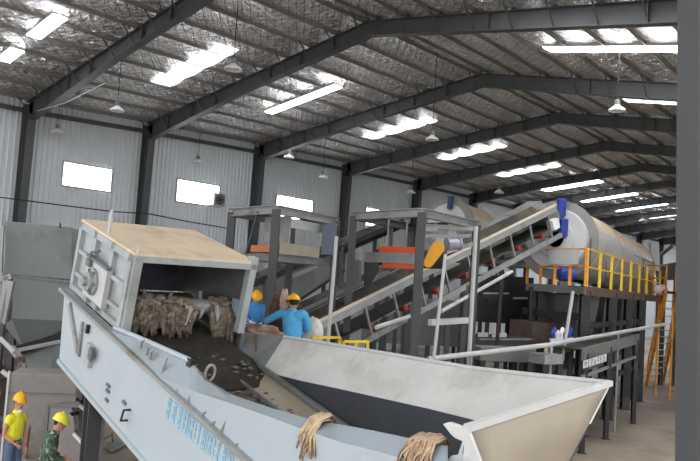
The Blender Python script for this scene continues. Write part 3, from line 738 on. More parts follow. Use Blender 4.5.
outer = [a_+dr*x+V((0,0,y)) for x, y in prof]; wb = .9
b.sheet([outer+[outer[0]], [p+sd2*wb for p in outer]+[outer[0]+sd2*wb]])
b.build('magnet_belt', M_belt, g2)
b = MB(); b.obox((a_+c_)/2+sd2*.45+V((0,0,-hb)), (dr, sd2, V((0,0,1))), (Lb/2, .49, hb*.66)); b.build('magnet_body', M_mgrey, g2)
b = MB(); p = (a_+c_)/2; b.obox(p+V((0,0,-.03))-sd2*.05, (dr, sd2, V((0,0,1))), (Lb/2, .03, .065)); b.build('side_bar', M_orange, g2)
b = MB(); b.obox(p+dr*.08+V((0,0,-.40))-sd2*.02, (dr, sd2, V((0,0,1))), (Lb/2-.05, .05, .055)); b.build('side_bar', M_orange, g2)
b = MB(); b.obox(p-dr*.15+V((0,0,-.22))-sd2*.06, (dr, sd2, V((0,0,1))), (Lb/2+.25, .03, .12)); b.build('grey_band', M_steel, g2)
for (x, y) in ((.1, .1), (.1, .8)):
    for p in (a_+dr*x+sd2*y, c_-dr*x+sd2*y):
        b = MB(); b.bar(p, V((p.x, p.y, z2)), .04); b.build('hanger_rod', M_steel, g2)
# yellow drive guard (rounded ends) and its motor
p0, p1 = P(428.5, 263, 15.8), P(438, 248, 15.8); dd = (p1-p0).normalized(); e = V((0,1,0)).cross(dd).normalized(); r = .115; pts = []
for k in range(9):
    an = -math.pi/2+math.pi*k/8; pts.append(p1+dd*math.cos(an)*r*1.25+e*math.sin(an)*r*1.25)
for k in range(9):
    an = math.pi/2+math.pi*k/8; pts.append(p0+dd*math.cos(an)*r*.9+e*math.sin(an)*r*.9)
b = MB(); b.prism(pts, (0, .16, 0)); b.build('drive_guard', mat('golden yellow guard paint', (236,164,30), .4, 0, .06, 3), g2, bevel=.02)
mc = P(447, 244.5, 16.1)
b = MB(); b.lathe(mc, (.9,.3,.1), [(0,0),(0,.14),(.06,.14),(.06,.12),(.28,.12),(.28,.14),(.32,.14),(.34,.08),(.34,0)], 16); b.build('drive_motor', mat('lilac grey motor', (150,150,170), .4, .2), g2)
for (x0,y0,x1,y1,dd_,w_) in ((424,226,476,229,16.8,.10), (424,236,470,236,16.9,.08), (430,231,462,233,17.6,.12), (446,252,476,243,16.6,.09), (424,229,436,229,16.2,.1)):
    b = MB(); pb(b, (x0,y0,dd_), (x1,y1,dd_+.3), w_, w_); b.build('cross_beam', M_steel, g2)
b = MB(); pa = P(452, 232, 17); b.prism([pa+V((-.16,0,-.25)), pa+V((.16,0,-.25)), pa+V((.05,0,.25)), pa+V((-.05,0,.25))], (0,.2,0)); b.build('spout', M_steel, g2)
b = MB(); pb(b, (361,268,16.9), (361,225,16.9), .34, .12); 
b = MB(); pa, pc = P(349,278,17.8), P(362,262,17.4); b.prism([P(348,260,17.5), P(362,260,17.2), P(361,284,17.2), P(347,290,17.5)], (0,.25,0)); b.build('switch_box', M_steel, g2)
b = MB(); b.prism([P(364.5,262,17.3), P(379,263,17.0), P(379,270,17.0), P(370,286,17.3), P(364,286,17.4)], (0,.3,0)); b.build('chute_cheek', M_frame, g2)

# ---------------- drum screens (trommels)
def trommel(name, label, c0, c1, R, group, rich=True):
    c0, c1 = V(c0), V(c1); ax = (c1-c0); L = ax.length; ax.normalize(); sx = ax.cross(V((0,0,1))).normalized(); uz = sx.cross(ax)
    t = thing(name, label, 'drum screen', G((c0+c1)/2), group)
    cov = mat('grey cover sheet', (186,184,180), .5, .05, .06, 1.2, dust=(170,160,146), dust_amt=.25)
    n = 40; top = []; 
    def ringpt(h, a, r): return c0+ax*h+(sx*math.cos(a)+uz*math.sin(a))*r
    # round cover: sides to the deck, domed top
    def cover(h0, h1, a0, a1, r, k=24, th=.03):
        rows = [[ringpt(h0, a0+(a1-a0)*j/k, r) for j in range(k+1)], [ringpt(h0+(h1-h0)*.5, a0+(a1-a0)*j/k, r) for j in range(k+1)], [ringpt(h1, a0+(a1-a0)*j/k, r) for j in range(k+1)]]
        return MB().sheet(rows)
    cover(.35, L-.5, math.radians(-75), math.radians(22), R).build('cover_side', cov, t, smooth=True)
    cover(.35, L-.5, math.radians(22), math.radians(142), R).build('cover_top', M_dusty, t, smooth=True)
    cover(.35, L-.5, math.radians(142), math.radians(255), R).build('cover_side', cov, t, smooth=True)
    b = MB(); b.lathe(c0, ax, [(.36,R+.01),(.36,R+.07),(.24,R+.07),(.24,R*.80),(.30,R*.80)], n); b.build('end_ring', mat('end ring steel', (134,134,132), .5, .1, .1, 2), t)
    b = MB(); b.lathe(c0, ax, [(.26,R*.84),(.08,R*.80),(.08,R*.50),(.0,R*.48),(.0,R*.22),(.26,R*.22)], n); b.build('inlet_ring', M_lsteel, t)
    b = MB(); b.lathe(c0, ax, [(.30,R*.56),(.30,R*.6),(L-.6,R*.6)], n); b.build('screen_drum', M_brownst, t)
    b = MB(); b.lathe(c0, ax, [(L-.5,R+.01),(L-.5,R+.05),(L-.42,R+.05),(L-.12,R*.7),(L,R*.45),(L,0)], n); b.build('outlet_cone', M_steel, t)
    for h in (L*.33, L*.66):
        b = MB(); b.lathe(c0, ax, [(h,R+.005),(h,R+.03),(h+.06,R+.03),(h+.06,R+.005)], n); b.build('cover_band', cov, t)
    for nm, off in (('drive_motor', uz*(R*.84)+sx*R*.12), ('drive_motor', uz*(R*.30)+sx*R*.20)):
        p = c0+off-ax*.02; b = MB(); b.lathe(p-uz*.3, uz, [(0,0),(0,.11),(.06,.11),(.06,.15),(.12,.15),(.12,.125),(.5,.125),(.5,.15),(.56,.15),(.58,.08),(.58,0)], 16)
        mm = b.build(nm, M_blue if rich else M_dblue, t)
        if not rich: break
        b = MB()
        for k in range(8):
            a = k*math.pi/4; b.bar(p-uz*.16+(sx*math.cos(a)+ax*math.sin(a))*.135, p+uz*.18+(sx*math.cos(a)+ax*math.sin(a))*.135, .02, .03)
        b.build('cooling_fins', M_blue, mm)
    return t, ax, sx, uz, L
C0, C1 = P(555, 239, 22.5), P(628, 268, 33); C1.z = C0.z-.35
tr, ax, sx, uz, L = trommel('drum_screen', 'large domed drum screen with tan dusty top and yellow railed walkway', C0, C1, 1.15, 'drum screens')
D0 = P(446, 224, 33); D1 = D0+(C1-C0)*.8
tr2, *_ = trommel('drum_screen', 'smaller looking drum screen with tan side, farther back behind the magnet gantry', D0, D1, 1.15, 'drum screens', rich=False)
ax2, sx2 = ax, sx
for f in (.1, .5, .9):
    for k in (-1, 1):
        p = D0+(D1-D0)*f+sx*k*1.0; post(tr2, 'leg', p, p.z-.5, .2, M_frame)
b = MB(); q = [D0+sx*1.5, D0-sx*1.5, D1-sx*1.5, D1+sx*1.5]; b.prism([V((p.x, p.y, D0.z-1.35)) for p in q], (0,0,-.2)); b.build('base_frame', M_frame, tr2)
# feed chute in front of the near drum
b = MB(); pa = P(534, 214, 22.8); b.prism([P(520,217,22.4), P(532,208,22.9), P(546,203,22.9), P(548,246,22.9), P(528,248,22.6), P(517,232,22.4)], (-.3,.5,0)); b.build('feed_chute', M_steel, tr)
b = MB(); pb(b, (480,237,21.8), (536,206,23.6), .5, .34); b.build('inlet_duct', M_steel, tr)

# ---------------- walkway platform of the near drum
zp = 4.12
k0 = PZ(586, 287, zp) if abs(ray(586,287).z) > .006 and (zp-H)/ray(586,287).z > 0 else P(586, 287, 20.8)
k0 = P(586, 286.5, 20.8); zp = k0.z
k1 = P(659, 302, 31.5); k1.z = zp-.12
kl = P(527, 281, 23.5); kl.z = zp
back = kl+(k1-k0); 
pf = thing('walkway_platform', 'dark steel walkway with yellow railings around the near drum screen', 'platform', G(k0))
def deck(q, nm, m, th=.14):
    b = MB(); b.prism(q, (0,0,-th)); return b.build(nm, m, pf)
wk = .75
ins = (kl-k0).normalized()
deck([k0, k1, k1+ins*wk, k0+ins*wk], 'walkway_deck', M_black); deck([k0+ins*wk, k0+ins*wk+(k1-k0).normalized()*.9, kl+(k1-k0).normalized()*.9, kl], 'front_deck', M_mgrey)
b = MB(); b.bar(k0+V((0,0,-.12)), k1+V((0,0,-.12)), .08, .26); b.build('edge_beam', M_brownst, pf)
b = MB(); b.bar(k0+V((0,0,-.12)), kl+V((0,0,-.12)), .08, .2); b.build('edge_beam', M_mgrey, pf)
def rail(A, B, n, hgt, m, par, flat=True, w=.05):
    for hh in (hgt, hgt*.52):
        b = MB(); b.tube([A+V((0,0,hh)), B+V((0,0,hh))], .026, 8); b.build('hand_rail' if hh == hgt else 'mid_rail', m, par)
    for i in range(n):
        p = A+(B-A)*(i/(n-1)); b = MB()
        if flat: b.bar(p, p+V((0,0,hgt)), w*1.7, w*.8)
        else: b.tube([p, p+V((0,0,hgt))], w*.5, 8)
        b.build('rail_post', m, par)
rail(k0, k1, 9, 1.06, M_yel, pf)
rail(k0-V((.02,0,0)), kl, 5, 1.06, M_oyel, pf)
b = MB(); b.tube([k0+(k1-k0)*.08+V((.0,.5,1.45)), k0+(k1-k0)*.95+V((0,.5,1.40))], .02, 6); 
for i in range(6):
    p = k0+(k1-k0)*(.08+.87*i/5)+V((0,.5,0)); b.tube([p, p+V((0,0,1.44))], .015, 6)
b.build('inner_rail', M_frame, pf)
# rounded bottom rollers between deck and cover
b = MB(); pa, pc = P(549.5,249.5,22.25), P(579,249.5,20.95); b.prism([pa, pc, pc+V((0,0,-.42)), pa+V((0,0,-.42))], (0,.03,0)); o = b.build('white_board', M_white, None); tag(o, 'plain white board hung behind the front railing of the walkway', 'board')
# motor under the white board
p = P(566.5, 275, 22.3); gm = thing('gear_motor', 'blue gear motor standing on the walkway below the white board', 'motor', (p.x, p.y, zp))
b = MB(); b.box(p.x-.22, p.x+.22, p.y-.18, p.y+.18, zp, zp+.12); b.build('base', M_mgrey, gm)
b = MB(); b.lathe((p.x-.26, p.y, zp+.33), (1,0,0), [(0,0),(0,.15),(.06,.21),(.44,.21),(.46,.16),(.52,.16),(.52,0)], 18); b.build('motor_body', M_blue, gm)
b = MB(); b.box(p.x-.1, p.x+.1, p.y-.25, p.y-.18, zp+.26, zp+.44); b.build('terminal_box', M_blue, gm)
# legs and braces under the walkway and drum
def leg_at(f, s_off, w=.2, par=tr): 
    p = k0+(k1-k0)*f+ins*s_off; return post(par, 'leg', p, zp-.12, w, M_black)
for f in (.02, .30, .52, .72):
    leg_at(f, .12, .26); leg_at(f, 2.2, .26)
for i, (fa, fb) in enumerate(((.02,.30),(.30,.52),(.52,.72))):
    for zz in (3.05, 1.35):
        b = MB(); p, q = k0+(k1-k0)*fa+ins*.12, k0+(k1-k0)*fb+ins*.12; b.bar((p.x,p.y,zz), (q.x,q.y,zz), .12, .16); b.build('leg_beam', M_black, tr)
b = MB(); p, q = k0+(k1-k0)*.66+ins*.12, k0+(k1-k0)*.56+ins*.12; b.bar((p.x,p.y,1.4), (q.x,q.y,zp-.3), .14); b.build('brace', M_black, tr)
b = MB(); p, q = k0+(k1-k0)*.02+ins*.12, k0+(k1-k0)*.0+ins*3.; b.bar((p.x,p.y,3.3), (q.x,q.y,3.3), .12, .2); b.build('leg_beam', M_black, tr)
for pxx, dd_ in ((533,23.2),):
    p = P(pxx, 285, dd_); post(tr, 'leg', p, zp-.1, .2, M_black)
# collecting hoppers under the drum
def hopper(f0, f1, z0, z1, sh, s0, s1, par, m):
    a, c = k0+(k1-k0)*f0, k0+(k1-k0)*f1; q = [a+ins*s0, c+ins*s0, c+ins*s1, a+ins*s1]; ct = sum(q, V((0,0,0)))/4
    b = MB(); b.hexa([V(((ct+(p-ct)*sh).x, (ct+(p-ct)*sh).y, z0)) for p in q]+[V((p.x, p.y, z1)) for p in q]); return b.build('collecting_hopper', m, par, bevel=.02)
for (fa, fb) in ((.05,.27),(.33,.49),(.55,.70)):
    hopper(fa, fb, 2.35, zp-.25, .72, .55, 2.3, tr, M_mgrey)
b = MB(); pa = P(556, 300, 23.6); b.prism([P(541,296,23.8), P(574,289,22.8), P(577,322,22.8), P(549,322,23.8)], (.4,1.2,0)); b.build('front_hopper', M_mgrey, tr)
# horizontal collecting belt under the drum with idler frames
cb = thing('collecting_conveyor', 'dark horizontal belt conveyor running below the near drum screen', 'conveyor', G(k0+(k1-k0)*.4+ins*1.4))
a, c = k0+(k1-k0)*-.05+ins*.5, k0+(k1-k0)*.80+ins*.5; zc = 1.75
for off in (0, .9):
    b = MB(); b.bar((a+ins*off).xy.to_3d()+V((0,0,zc)), (c+ins*off).xy.to_3d()+V((0,0,zc)), .07, .2); b.build('side_rail', M_steel, cb)
b = MB(); b.sheet([[V((a.x,a.y,zc+.12)), V(((a+ins*.9).x,(a+ins*.9).y,zc+.12))],[V((c.x,c.y,zc+.12)), V(((c+ins*.9).x,(c+ins*.9).y,zc+.12))]], (0,0,-.02)); b.build('belt', M_belt, cb)
for i in range(14):
    p = a+(c-a)*((i+.5)/14); b = MB()
    b.tube([V((p.x,p.y,zc)), V((p.x,p.y,zc+.55)), V(((p+ins*.2).x,(p+ins*.2).y,zc+.68)), V(((p+ins*.7).x,(p+ins*.7).y,zc+.68)), V(((p+ins*.9).x,(p+ins*.9).y,zc+.55)), V(((p+ins*.9).x,(p+ins*.9).y,zc))], .03, 6); b.build('idler_hoop', M_steel, cb)
for f in (.1, .5, .9):
    p = a+(c-a)*f; post(cb, 'leg', p, zc, .12, M_black); p = p+ins*.9; post(cb, 'leg', p, zc, .12, M_black)
# lower side discharge conveyor (grey beam with the sign)
ld = thing('discharge_conveyor', 'low grey discharge conveyor bearing a white lettered sign, under the near drum screen', 'conveyor', G(P(615,352,20)))
pa, pc = P(583, 354.5, 18.6), P(638, 338.5, 23.8); 
b = MB(); b.bar(pa, pc, .08, .30); b.build('side_beam', M_mgrey, ld)
b = MB(); b.bar(pa+V((-.7,.5,0)), pc+V((-.7,.5,0)), .08, .30); b.build('side_beam', M_mgrey, ld)
b = MB(); b.sheet([[pa+V((-.02,.02,.12)), pa+V((-.68,.48,.12))], [pc+V((-.02,.02,.12)), pc+V((-.68,.48,.12))]], (0,0,-.02)); b.build('belt', M_belt, ld)
b = MB(); b.bar(pa+V((0,0,-.55)), pc+V((0,0,-.55)), .06, .08); b.build('lower_rail', M_steel, ld)
for f in (.04, .42, .96):
    for o_ in (V((0,0,0)), V((-.7,.5,0))):
        p = pa+(pc-pa)*f+o_; post(ld, 'leg', p, p.z, .12, M_black)
# sign with lettering
sg = thing('sign', 'white sign with black lettering hung on the low discharge conveyor', 'sign', P(595,364,18.4))
sa, sb_ = P(583.3, 364.8, 18.45), P(606.5, 357.5, 19.5)
dn = V((0,0,-.185)); 
b = MB(); b.prism([sa-dn*.5, sb_-dn*.5, sb_+dn*.5, sa+dn*.5], (0,.02,0)); b.build('sign_board', M_white, sg)
sdv = (sb_-sa); b = MB(); fr_ = V((0,-.004,0))
def stroke(u0, v0, u1, v1, w=.011):
    b.bar(sa+sdv*u0-dn*(v0-.5)+fr_, sa+sdv*u1-dn*(v1-.5)+fr_, .004, w, up=(sdv.x*.0+(v1-v0)*sdv.normalized().x if abs(v1-v0) > abs(u1-u0) else 0, 0, 1 if abs(u1-u0)*4 >= abs(v1-v0) else .0) if False else (0,0,1))
glyphs = {  # simple block strokes on a 0..1 cell
 0: [(0,0,0,1),(0,.9,.8,.9),(.4,.55,.9,.55),(.6,0,.6,.9)],
 1: [(.1,0,.1,1),(.1,1,.8,1),(.1,.5,.8,.5),(.1,0,.8,0)],
 2: [(.1,0,.1,1),(.1,1,.8,1),(.8,.5,.8,1),(.1,.5,.8,.5),(.1,0,.8,0)],
 3: [(.1,0,.1,1),(.1,.5,.8,.5),(.8,0,.8,1),(.1,.05,.8,.05)],
 4: [(.5,0,.5,1),(.1,1,.9,1),(.1,.5,.9,.5)],
 5: [(.1,0,.1,1),(.1,1,.8,1),(.1,.5,.8,.5),(.1,0,.8,0)],
 6: [(.1,0,.1,1),(.8,0,.8,1),(.1,1,.8,1),(.1,.5,.8,.5),(.1,0,.8,0)],
}
for i in range(7):
    for (x0, y0, x1, y1) in glyphs[i]:
        u0, u1 = .06+(i+x0*.72)*.128, .06+(i+x1*.72)*.128; v0, v1 = .16+y0*.68, .16+y1*.68
        b.bar(sa+sdv*u0-dn*(v0-.5)+fr_, sa+sdv*u1-dn*(v1-.5)+fr_, .006, .016)
b.build('lettering', M_black, sg)
# access ladder stair
st = thing('access_stair', 'steep orange yellow railed stair leading up to the far end of the walkway', 'stair', PZ(656, 386, 0))
f0, f1 = PZ(646, 386, 0), PZ(663, 381, 0); u0, u1 = P(666, 291, 29.2), P(681, 290, 28.6); u1.z = u0.z
for a, c in ((f0, u0), (f1, u1)):
    b = MB(); b.bar(a, c, .12, .2); b.build('stringer', M_oyel, st)
    b = MB(); o_ = V((0,0,.85)); b.tube([a+(c-a)*.06, a+(c-a)*.08+o_, c+o_, c], .03, 8)
    for f in (.3,.5,.7): b.tube([a+(c-a)*f, a+(c-a)*f+o_], .022, 6)
    b.build('hand_rail', M_oyel, st)
for i in range(14):
    f = (i+.7)/14; p, q = f0+(u0-f0)*f, f1+(u1-f1)*f; b = MB(); b.bar(p, q, .2, .03); b.build('tread', M_mgrey, st)
b = MB(); b.prism([u0, u1, u1+V((.4,1.3,0)), u0+V((.1,1.3,0))], (0,0,-.1)); b.build('landing', M_black, st)
for p in (u0, u1):
    b = MB(); q = p+V((.2,1.1,-.1)); b.box(q.x-.03, q.x+.03, q.y-.03, q.y+.03, 0, q.z); b.build('leg', M_oyel, st)
for a, c in ((u0, u0+V((-.4,1.6,0))), (u1, u1+V((.4,1.4,0)))):
    b = MB()
    for hh in (1.0,.5): b.tube([a+V((0,0,hh)), c+V((0,0,hh))], .028, 8)
    for f in (0,.5,1): b.tube([a+(c-a)*f, a+(c-a)*f+V((0,0,1.0))], .028, 8)
    b.build('landing_rail', M_oyel, st)
# items hung at the far end of the walkway
b = MB(); c_ = P(646, 281, 30.5); rows = []
for i in range(6):
    rows.append([P(638+j*2.4+i*.3+(1.2 if i in (2,3) else 0), 274+i*4.6+abs(j-3)*.8, 30.5+.1*math.sin(j*1.7+i)) for j in range(7)])
b.sheet(rows, (0,.05,0)); tag(b.build('tarpaulin', mat('tan tarpaulin', (170,140,100), .9, 0, .1, 5), smooth=True), 'tan tarpaulin draped over the far end of the walkway railing', 'tarpaulin')
b = MB(); c_ = P(661, 290, 29.8)
b.ball(c_+V((0,0,.0)), .30, 14, 8, (1.05,.6,.75)); sk = b.build('sack', mat('pale pink sack', (226,204,200), .85, 0, .1, 6, bump=.3), smooth=True); tag(sk, 'pale pink sack lying behind the orange rail of the landing', 'sack')
b = MB(); b.prism([P(651,242,33), P(659,242,33), P(660,270,33), P(652,270,33)], (.05,.4,0)); o = b.build('cabinet', M_lsteel); tag(o, 'tall pale cabinet standing beyond the outlet of the near drum screen', 'cabinet')
o = thing('outlet_chute', 'dark outlet chute beyond the sack at the far end of the walkway', 'chute', G(P(669,272,34)))
b = MB(); b.prism([P(661,265,34), P(677,262,34), P(677,280,34), P(663,280,34)], (.2,1.2,0)); b.build('chute_body', M_frame, o)
b = MB(); pb(b, (656,259,33.5), (672,246,33.5), .14); b.build('chute_arm', M_frame, o)
for xx in (664, 676):
    p = P(xx, 280, 34.4); post(o, 'leg', p, p.z, .16, M_frame)

# ---------------- long pale pipe across, stand pipes and props
def single(name, label, cat, m, pts, r, group=None, box=None):
    b = MB()
    if box: b.bar(pts[0], pts[1], *box)
    else: b.tube(pts, r, 10)
    return tag(b.build(name, m), label, cat, group)
pr = thing('pipe_run', 'long pale pipe sloping across the plant in front of the drum legs', 'pipe', G(P(550,345,17)))
pa, pm, pc = P(428, 359, 15.2), P(548, 345, 18.0), P(667, 324, 26)
b = MB(); b.tube([pa, pm, pc], .055, 10); b.build('pipe', M_lsteel, pr)
for f, q0, q1 in ((.32, pa, pm), (.02, pm, pc), (.5, pm, pc)):
    p = q0+(q1-q0)*f; b = MB(); b.tube([(p.x, p.y, 0), p], .035, 8); b.build('support', M_steel if f != .02 else M_lsteel, pr)
def prop(px_top, px_bot, d, r, label, m=M_lsteel):
    a = P(px_top[0], px_top[1], d); c = P(px_bot[0], px_bot[1], d); e = c+(c-a)*((c.z)/(a.z-c.z)); return single('prop_pole', label, 'pole', m, [e, a], r)
prop((445.5,254), (434,356), 14.9, .035, 'slim white pole leaning beside the yellow drive guard')
prop((336.5,236.5), (331.5,299), 15.6, .04, 'slim white pole standing right of the first sorting gantry')
prop((573,291), (566,335), 19.3, .045, 'slim pale pole standing before the front drum leg')
prop((476,226), (468.5,366), 16.6, .05, 'pale square pole under the right end of the magnet gantry')
single('brace_pipe', 'pale brace pipe slanting below the upper half of the long conveyor', 'pipe', M_lsteel, [P(441,311.5,16.2), P(512,271.5,20)], .045)
single('brace_pipe', 'pale brace pipe slanting below the lower half of the long conveyor', 'pipe', M_lsteel, [P(376,327.5,15.2), P(409,316.5,16)], .045)
hb_ = thing('steel_trestle', 'pale grey beam trestle standing left of the pale square pole', 'trestle', G(P(450,322,17)))
pa, pc = P(430, 322.5, 16.5), P(471, 320, 17.5); b = MB(); b.bar(pa, pc, .12, .13); b.build('beam', M_lsteel, hb_)
for f in (.18, .42, .8):
    p = pa+(pc-pa)*f; post(hb_, 'leg', p, p.z-.06, .1, M_frame)
# dark machine bodies under the conveyor head
def cabinet(name, label, x0, x1, y0, y1, d, dep, m, trim=None, cat='machine'):
    a, c = P(x0, y1, d), P(x1, y1, d+.4); zt = P(x0, y0, d).z; back = V((-(c-a).normalized().y, (c-a).normalized().x, 0))*dep
    t = thing(name, label, cat, G((a+c)/2+back/2))
    b = MB(); q = [V((a.x,a.y,a.z)), V((c.x,c.y,a.z)), V(((c+back).x,(c+back).y,a.z)), V(((a+back).x,(a+back).y,a.z))]
    b.hexa(q+[V((p.x,p.y,zt)) for p in q]); b.build('body', m, t, bevel=.02)
    for k, p in enumerate(q):
        b = MB(); p2 = q[k]+((q[0]+q[2])/2-q[k])*.12; b.box(p2.x-.06, p2.x+.06, p2.y-.06, p2.y+.06, 0, a.z+.01); b.build('leg', M_black, t)
    if trim:
        for (u, v, w_, h_, mm) in trim:
            p = a+(c-a)*u; z = a.z+(zt-a.z)*v; b = MB(); dirv = (c-a).normalized()
            b.obox(V((p.x,p.y,z))-back.normalized()*.02, (dirv, back.normalized(), V((0,0,1))), (w_/2, .03, h_/2)); b.build('panel_strip', mm, t)
    return t
cabinet('sorting_cabin', 'mid grey enclosed machine housing seen through the frame of the long conveyor', 366, 470, 296, 342, 27.5, 1.6, M_mgrey)
cabinet('vibrating_screen', 'dark enclosed screen box below the head of the long conveyor', 478, 532, 274, 322, 24.5, 1.8, M_black, ((.30,.62,.9,.05,M_lsteel), (.75,.55,.5,.06,M_lsteel)))
cabinet('transfer_conveyor_box', 'low dark transfer box with pale edge, behind the pipe run', 472, 536, 336, 352, 21.5, 1.2, M_frame, ((.15,1.12,.3,.12,M_lsteel),(.4,1.15,.45,.12,M_lsteel),(.5,.9,1.6,.05,M_steel)))
cabinet('rusty_bin', 'rusty brown bin under the front hopper of the drum screen', 532, 560, 322, 347, 22.5, 1.2, M_brownst, cat='bin')
cabinet('beam_box', 'grey beam box in the gap left of the rusty bin', 480, 536, 347, 361, 18.3, .6, M_mgrey)
cabinet('ballast_box', 'grey flat box lying right of the pipe support, below the pipe run', 545, 562, 355, 365, 17.6, .5, M_steel)
# bundled hoses and cables
hs = thing('hose_bundle', 'bundle of brown cables hanging from the long conveyor head', 'cables', G(P(500,300,21)))
for k in range(5):
    x = 497+k*1.6; b = MB(); b.tube([P(x-2+k*.6,272,21), P(500+k*.8,286,21), P(499+k*.6,300,21), P(497+k*.6,330,21), P(495+k*.5,352,21)], .022, 6); b.build('cable', M_brownst if k % 2 else M_cable, hs)
mf = thing('pump_manifold', 'white valve manifold with blue and red pipes beside the front drum leg', 'manifold', G(P(563,338,20.6)))
for k, (x, m_) in enumerate(((553,M_blue),(557,M_white),(561,M_white),(565,M_red),(569,M_blue))):
    b = MB(); b.tube([P(x,348,20.6), P(x,334,20.6), P(x+1.5,329+k % 2*3,20.8), P(x+3,334,20.9)], .06, 8); b.build('pipe', m_, mf)
b = MB(); pb(b, (550,341,20.6), (573,340,20.6), .14); b.build('header', M_white, mf)
for x in (552, 571):
    p = P(x, 341, 20.6); b = MB(); b.box(p.x-.05, p.x+.05, p.y-.05, p.y+.05, 0, p.z); b.build('stand', M_black, mf)
# yellow guard rail by the workers
gr = thing('guard_rail', 'short yellow guard rail behind the bright hopper wall', 'railing', G(P(345,350,13.2)))
pts = [P(312,337.5,13.0), P(340,337.5,13.2), P(344,341.5,12.9), P(368,341.5,13.1)]
for a, c in ((0,1),(2,3)):
    b = MB(); b.bar(pts[a], pts[c], .045, .045); b.build('hand_rail', M_yel, gr)
for p in pts[1:]+[pts[2]+(pts[3]-pts[2])*.5]:
    b = MB(); b.bar(V((p.x,p.y,1.88)), p, .05, .05); b.build('rail_post', M_yel, gr)
# work platform of the workers in blue
wp = thing('work_platform', 'narrow grey work platform behind the hopper where two workers stand', 'platform', G(P(290,330,12.9)))
q = [P(240,330,12.4), P(240,330,17.2), P(300,338,17.2), P(372,345,12.5)]; b = MB(); b.prism([V((p.x,p.y,1.88)) for p in q], (0,0,-.1)); b.build('deck', M_mgrey, wp)
for p in q: post(wp, 'leg', V((sum(k.x for k in q)/4, sum(k.y for k in q)/4, 0))+(V((p.x,p.y,0))-V((sum(k.x for k in q)/4, sum(k.y for k in q)/4, 0)))*.93, 1.8, .12, M_frame)
# pendant lamps
def lamp(p, zt, label):
    p = W(p) if False else p
    t = thing('pendant_lamp', label, 'lamp', p, 'pendant lamps')
    b = MB(); b.lathe(p, (0,0,1), [(0,.24),(.05,.22),(.13,.10),(.17,.07)], 20); b.build('lamp_shade', M_white, t)
    b = MB(); b.lathe(p, (0,0,1), [(.16,.0),(.16,.075),(.30,.075),(.33,.03),(.33,0)], 16); b.build('lamp_socket', M_mgrey, t)
    b = MB(); b.ball(p+V((0,0,.06)), .08, 10, 8); b.build('bulb', M_lsteel, t)
    b = MB(); b.tube([p+V((0,0,.33)), V((p.x,p.y,zt))], .012, 6); b.build('cord', M_cable, t)
    return t
LA = [(57,131,8.6,'white pendant lamp hanging left of the nearest window'), (117,109,8.9,'white pendant lamp up under the roof between the first two wall windows'),
      (198,161,8.6,'white pendant lamp above the second wall window'), (233,68,9.2,'large looking white pendant lamp highest under the foil roof'),
      (289,156,8.9,'white pendant lamp above the third wall window'), (323,176,8.6,'white pendant lamp hanging right of the third wall window'),
      (432,138,8.9,'white pendant lamp under the middle roof rafters'), (617,109,9.2,'white pendant lamp right of the roof ridge'),
      (499,191,8.6,'white pendant lamp above the far drum screen'), (643,219,8.6,'white pendant lamp beyond the near drum screen'), (411,191,8.6,'white pendant lamp left of the far drum screen')]
for x, y, z, lb in LA:
    p = PZ(x, y+2, z); ph = W(p); F = {k: lerpF(ph.y, k) for k in FR[0]}
    zt = top_at(F, ph.x)+.1
    lamp(p, zt, lb)
# tie cable along the wall and mast on the hood
ck = [P(-6,196.5,25), P(60,205,25.5), P(112,211.5,26), P(150,214,26.8), P(190,222,28), P(232,229,29)]
tag(MB().tube(ck, .025, 6).build('wire_rope', M_cable), 'thin dark wire rope slung along the left wall', 'rope')
tag(MB().tube([P(37,111,25.5), P(65,103,24), P(105,83,20)], .012, 6).build('stay_cable', M_lsteel), 'thin pale stay cable rising from the nearest wall column', 'cable')
ma = on(107.5,240,-.90); mb_ = on(112,210,-.90)
tag(MB().tube([ma, mb_], .028, 8).build('mast_pipe', M_lsteel), 'slim pale pipe standing on the tan hood roof', 'pipe')
# ================================================================== LEFT SIDE
# hopper bin with drawn-in foot
d0 = 18.0
bn = thing('feed_bin', 'tall grey green sheet steel feed bin with drawn-in foot, left of the feeder', 'bin', G(P(38,330,19)))
def quadbox(b, tops, bots, dep_t, dep_b):
    """front quads from pixel corners at their depth; extruded straight back by dep"""
    TLp, TRp = tops; BLp, BRp = bots
    bk = V((TRp-TLp)); bk = V((-bk.y, bk.x, 0)).normalized()
    return b.hexa([BLp, BRp, BRp+bk*dep_b, BLp+bk*dep_b, TLp, TRp, TRp+bk*dep_t, TLp+bk*dep_t])
b = MB(); quadbox(b, (P(5,221,d0), P(72,227.5,d0+.3)), (P(5,274,d0), P(72,280,d0+.3)), 2.0, 2.0); b.build('upper_body', M_bin, bn, bevel=.015)
b = MB(); quadbox(b, (P(5,273.5,d0-.04), P(76,281,d0+.26)), (P(5,276.5,d0-.04), P(76,284,d0+.26)), 2.1, 2.1); b.build('flange', M_mgrey, bn)
b = MB(); quadbox(b, (P(13,277,d0), P(75,283.5,d0+.3)), (P(12,319,d0), P(75,322,d0+.3)), 2.0, 2.0); b.build('lower_body', M_bin, bn, bevel=.015)
b = MB(); quadbox(b, (P(12,319,d0), P(75,322,d0+.3)), (P(24.5,350,d0+.5), P(66,338,d0+.8)), 2.0, 1.2); b.build('drawn_in_foot', M_bin, bn)
b = MB(); b.prism([P(12,319,d0), P(24.5,350,d0+.5), P(3.5,325,d0+1.2)], (.0,.3,0)); b.build('foot_cheek', M_bin, bn)
b = MB(); p = P(60,228,d0+.2); b.tube([p, p+V((0,0,.12))], .02, 6); b.build('lug', M_black, bn)
for xx, yy in ((14,322),(74,325)):
    p = P(xx, yy, d0+1.2); 
    for o_ in (0, 1.2):
        post(bn, 'leg', V((p.x, p.y+o_, 0)), p.z+.3, .14, M_frame)
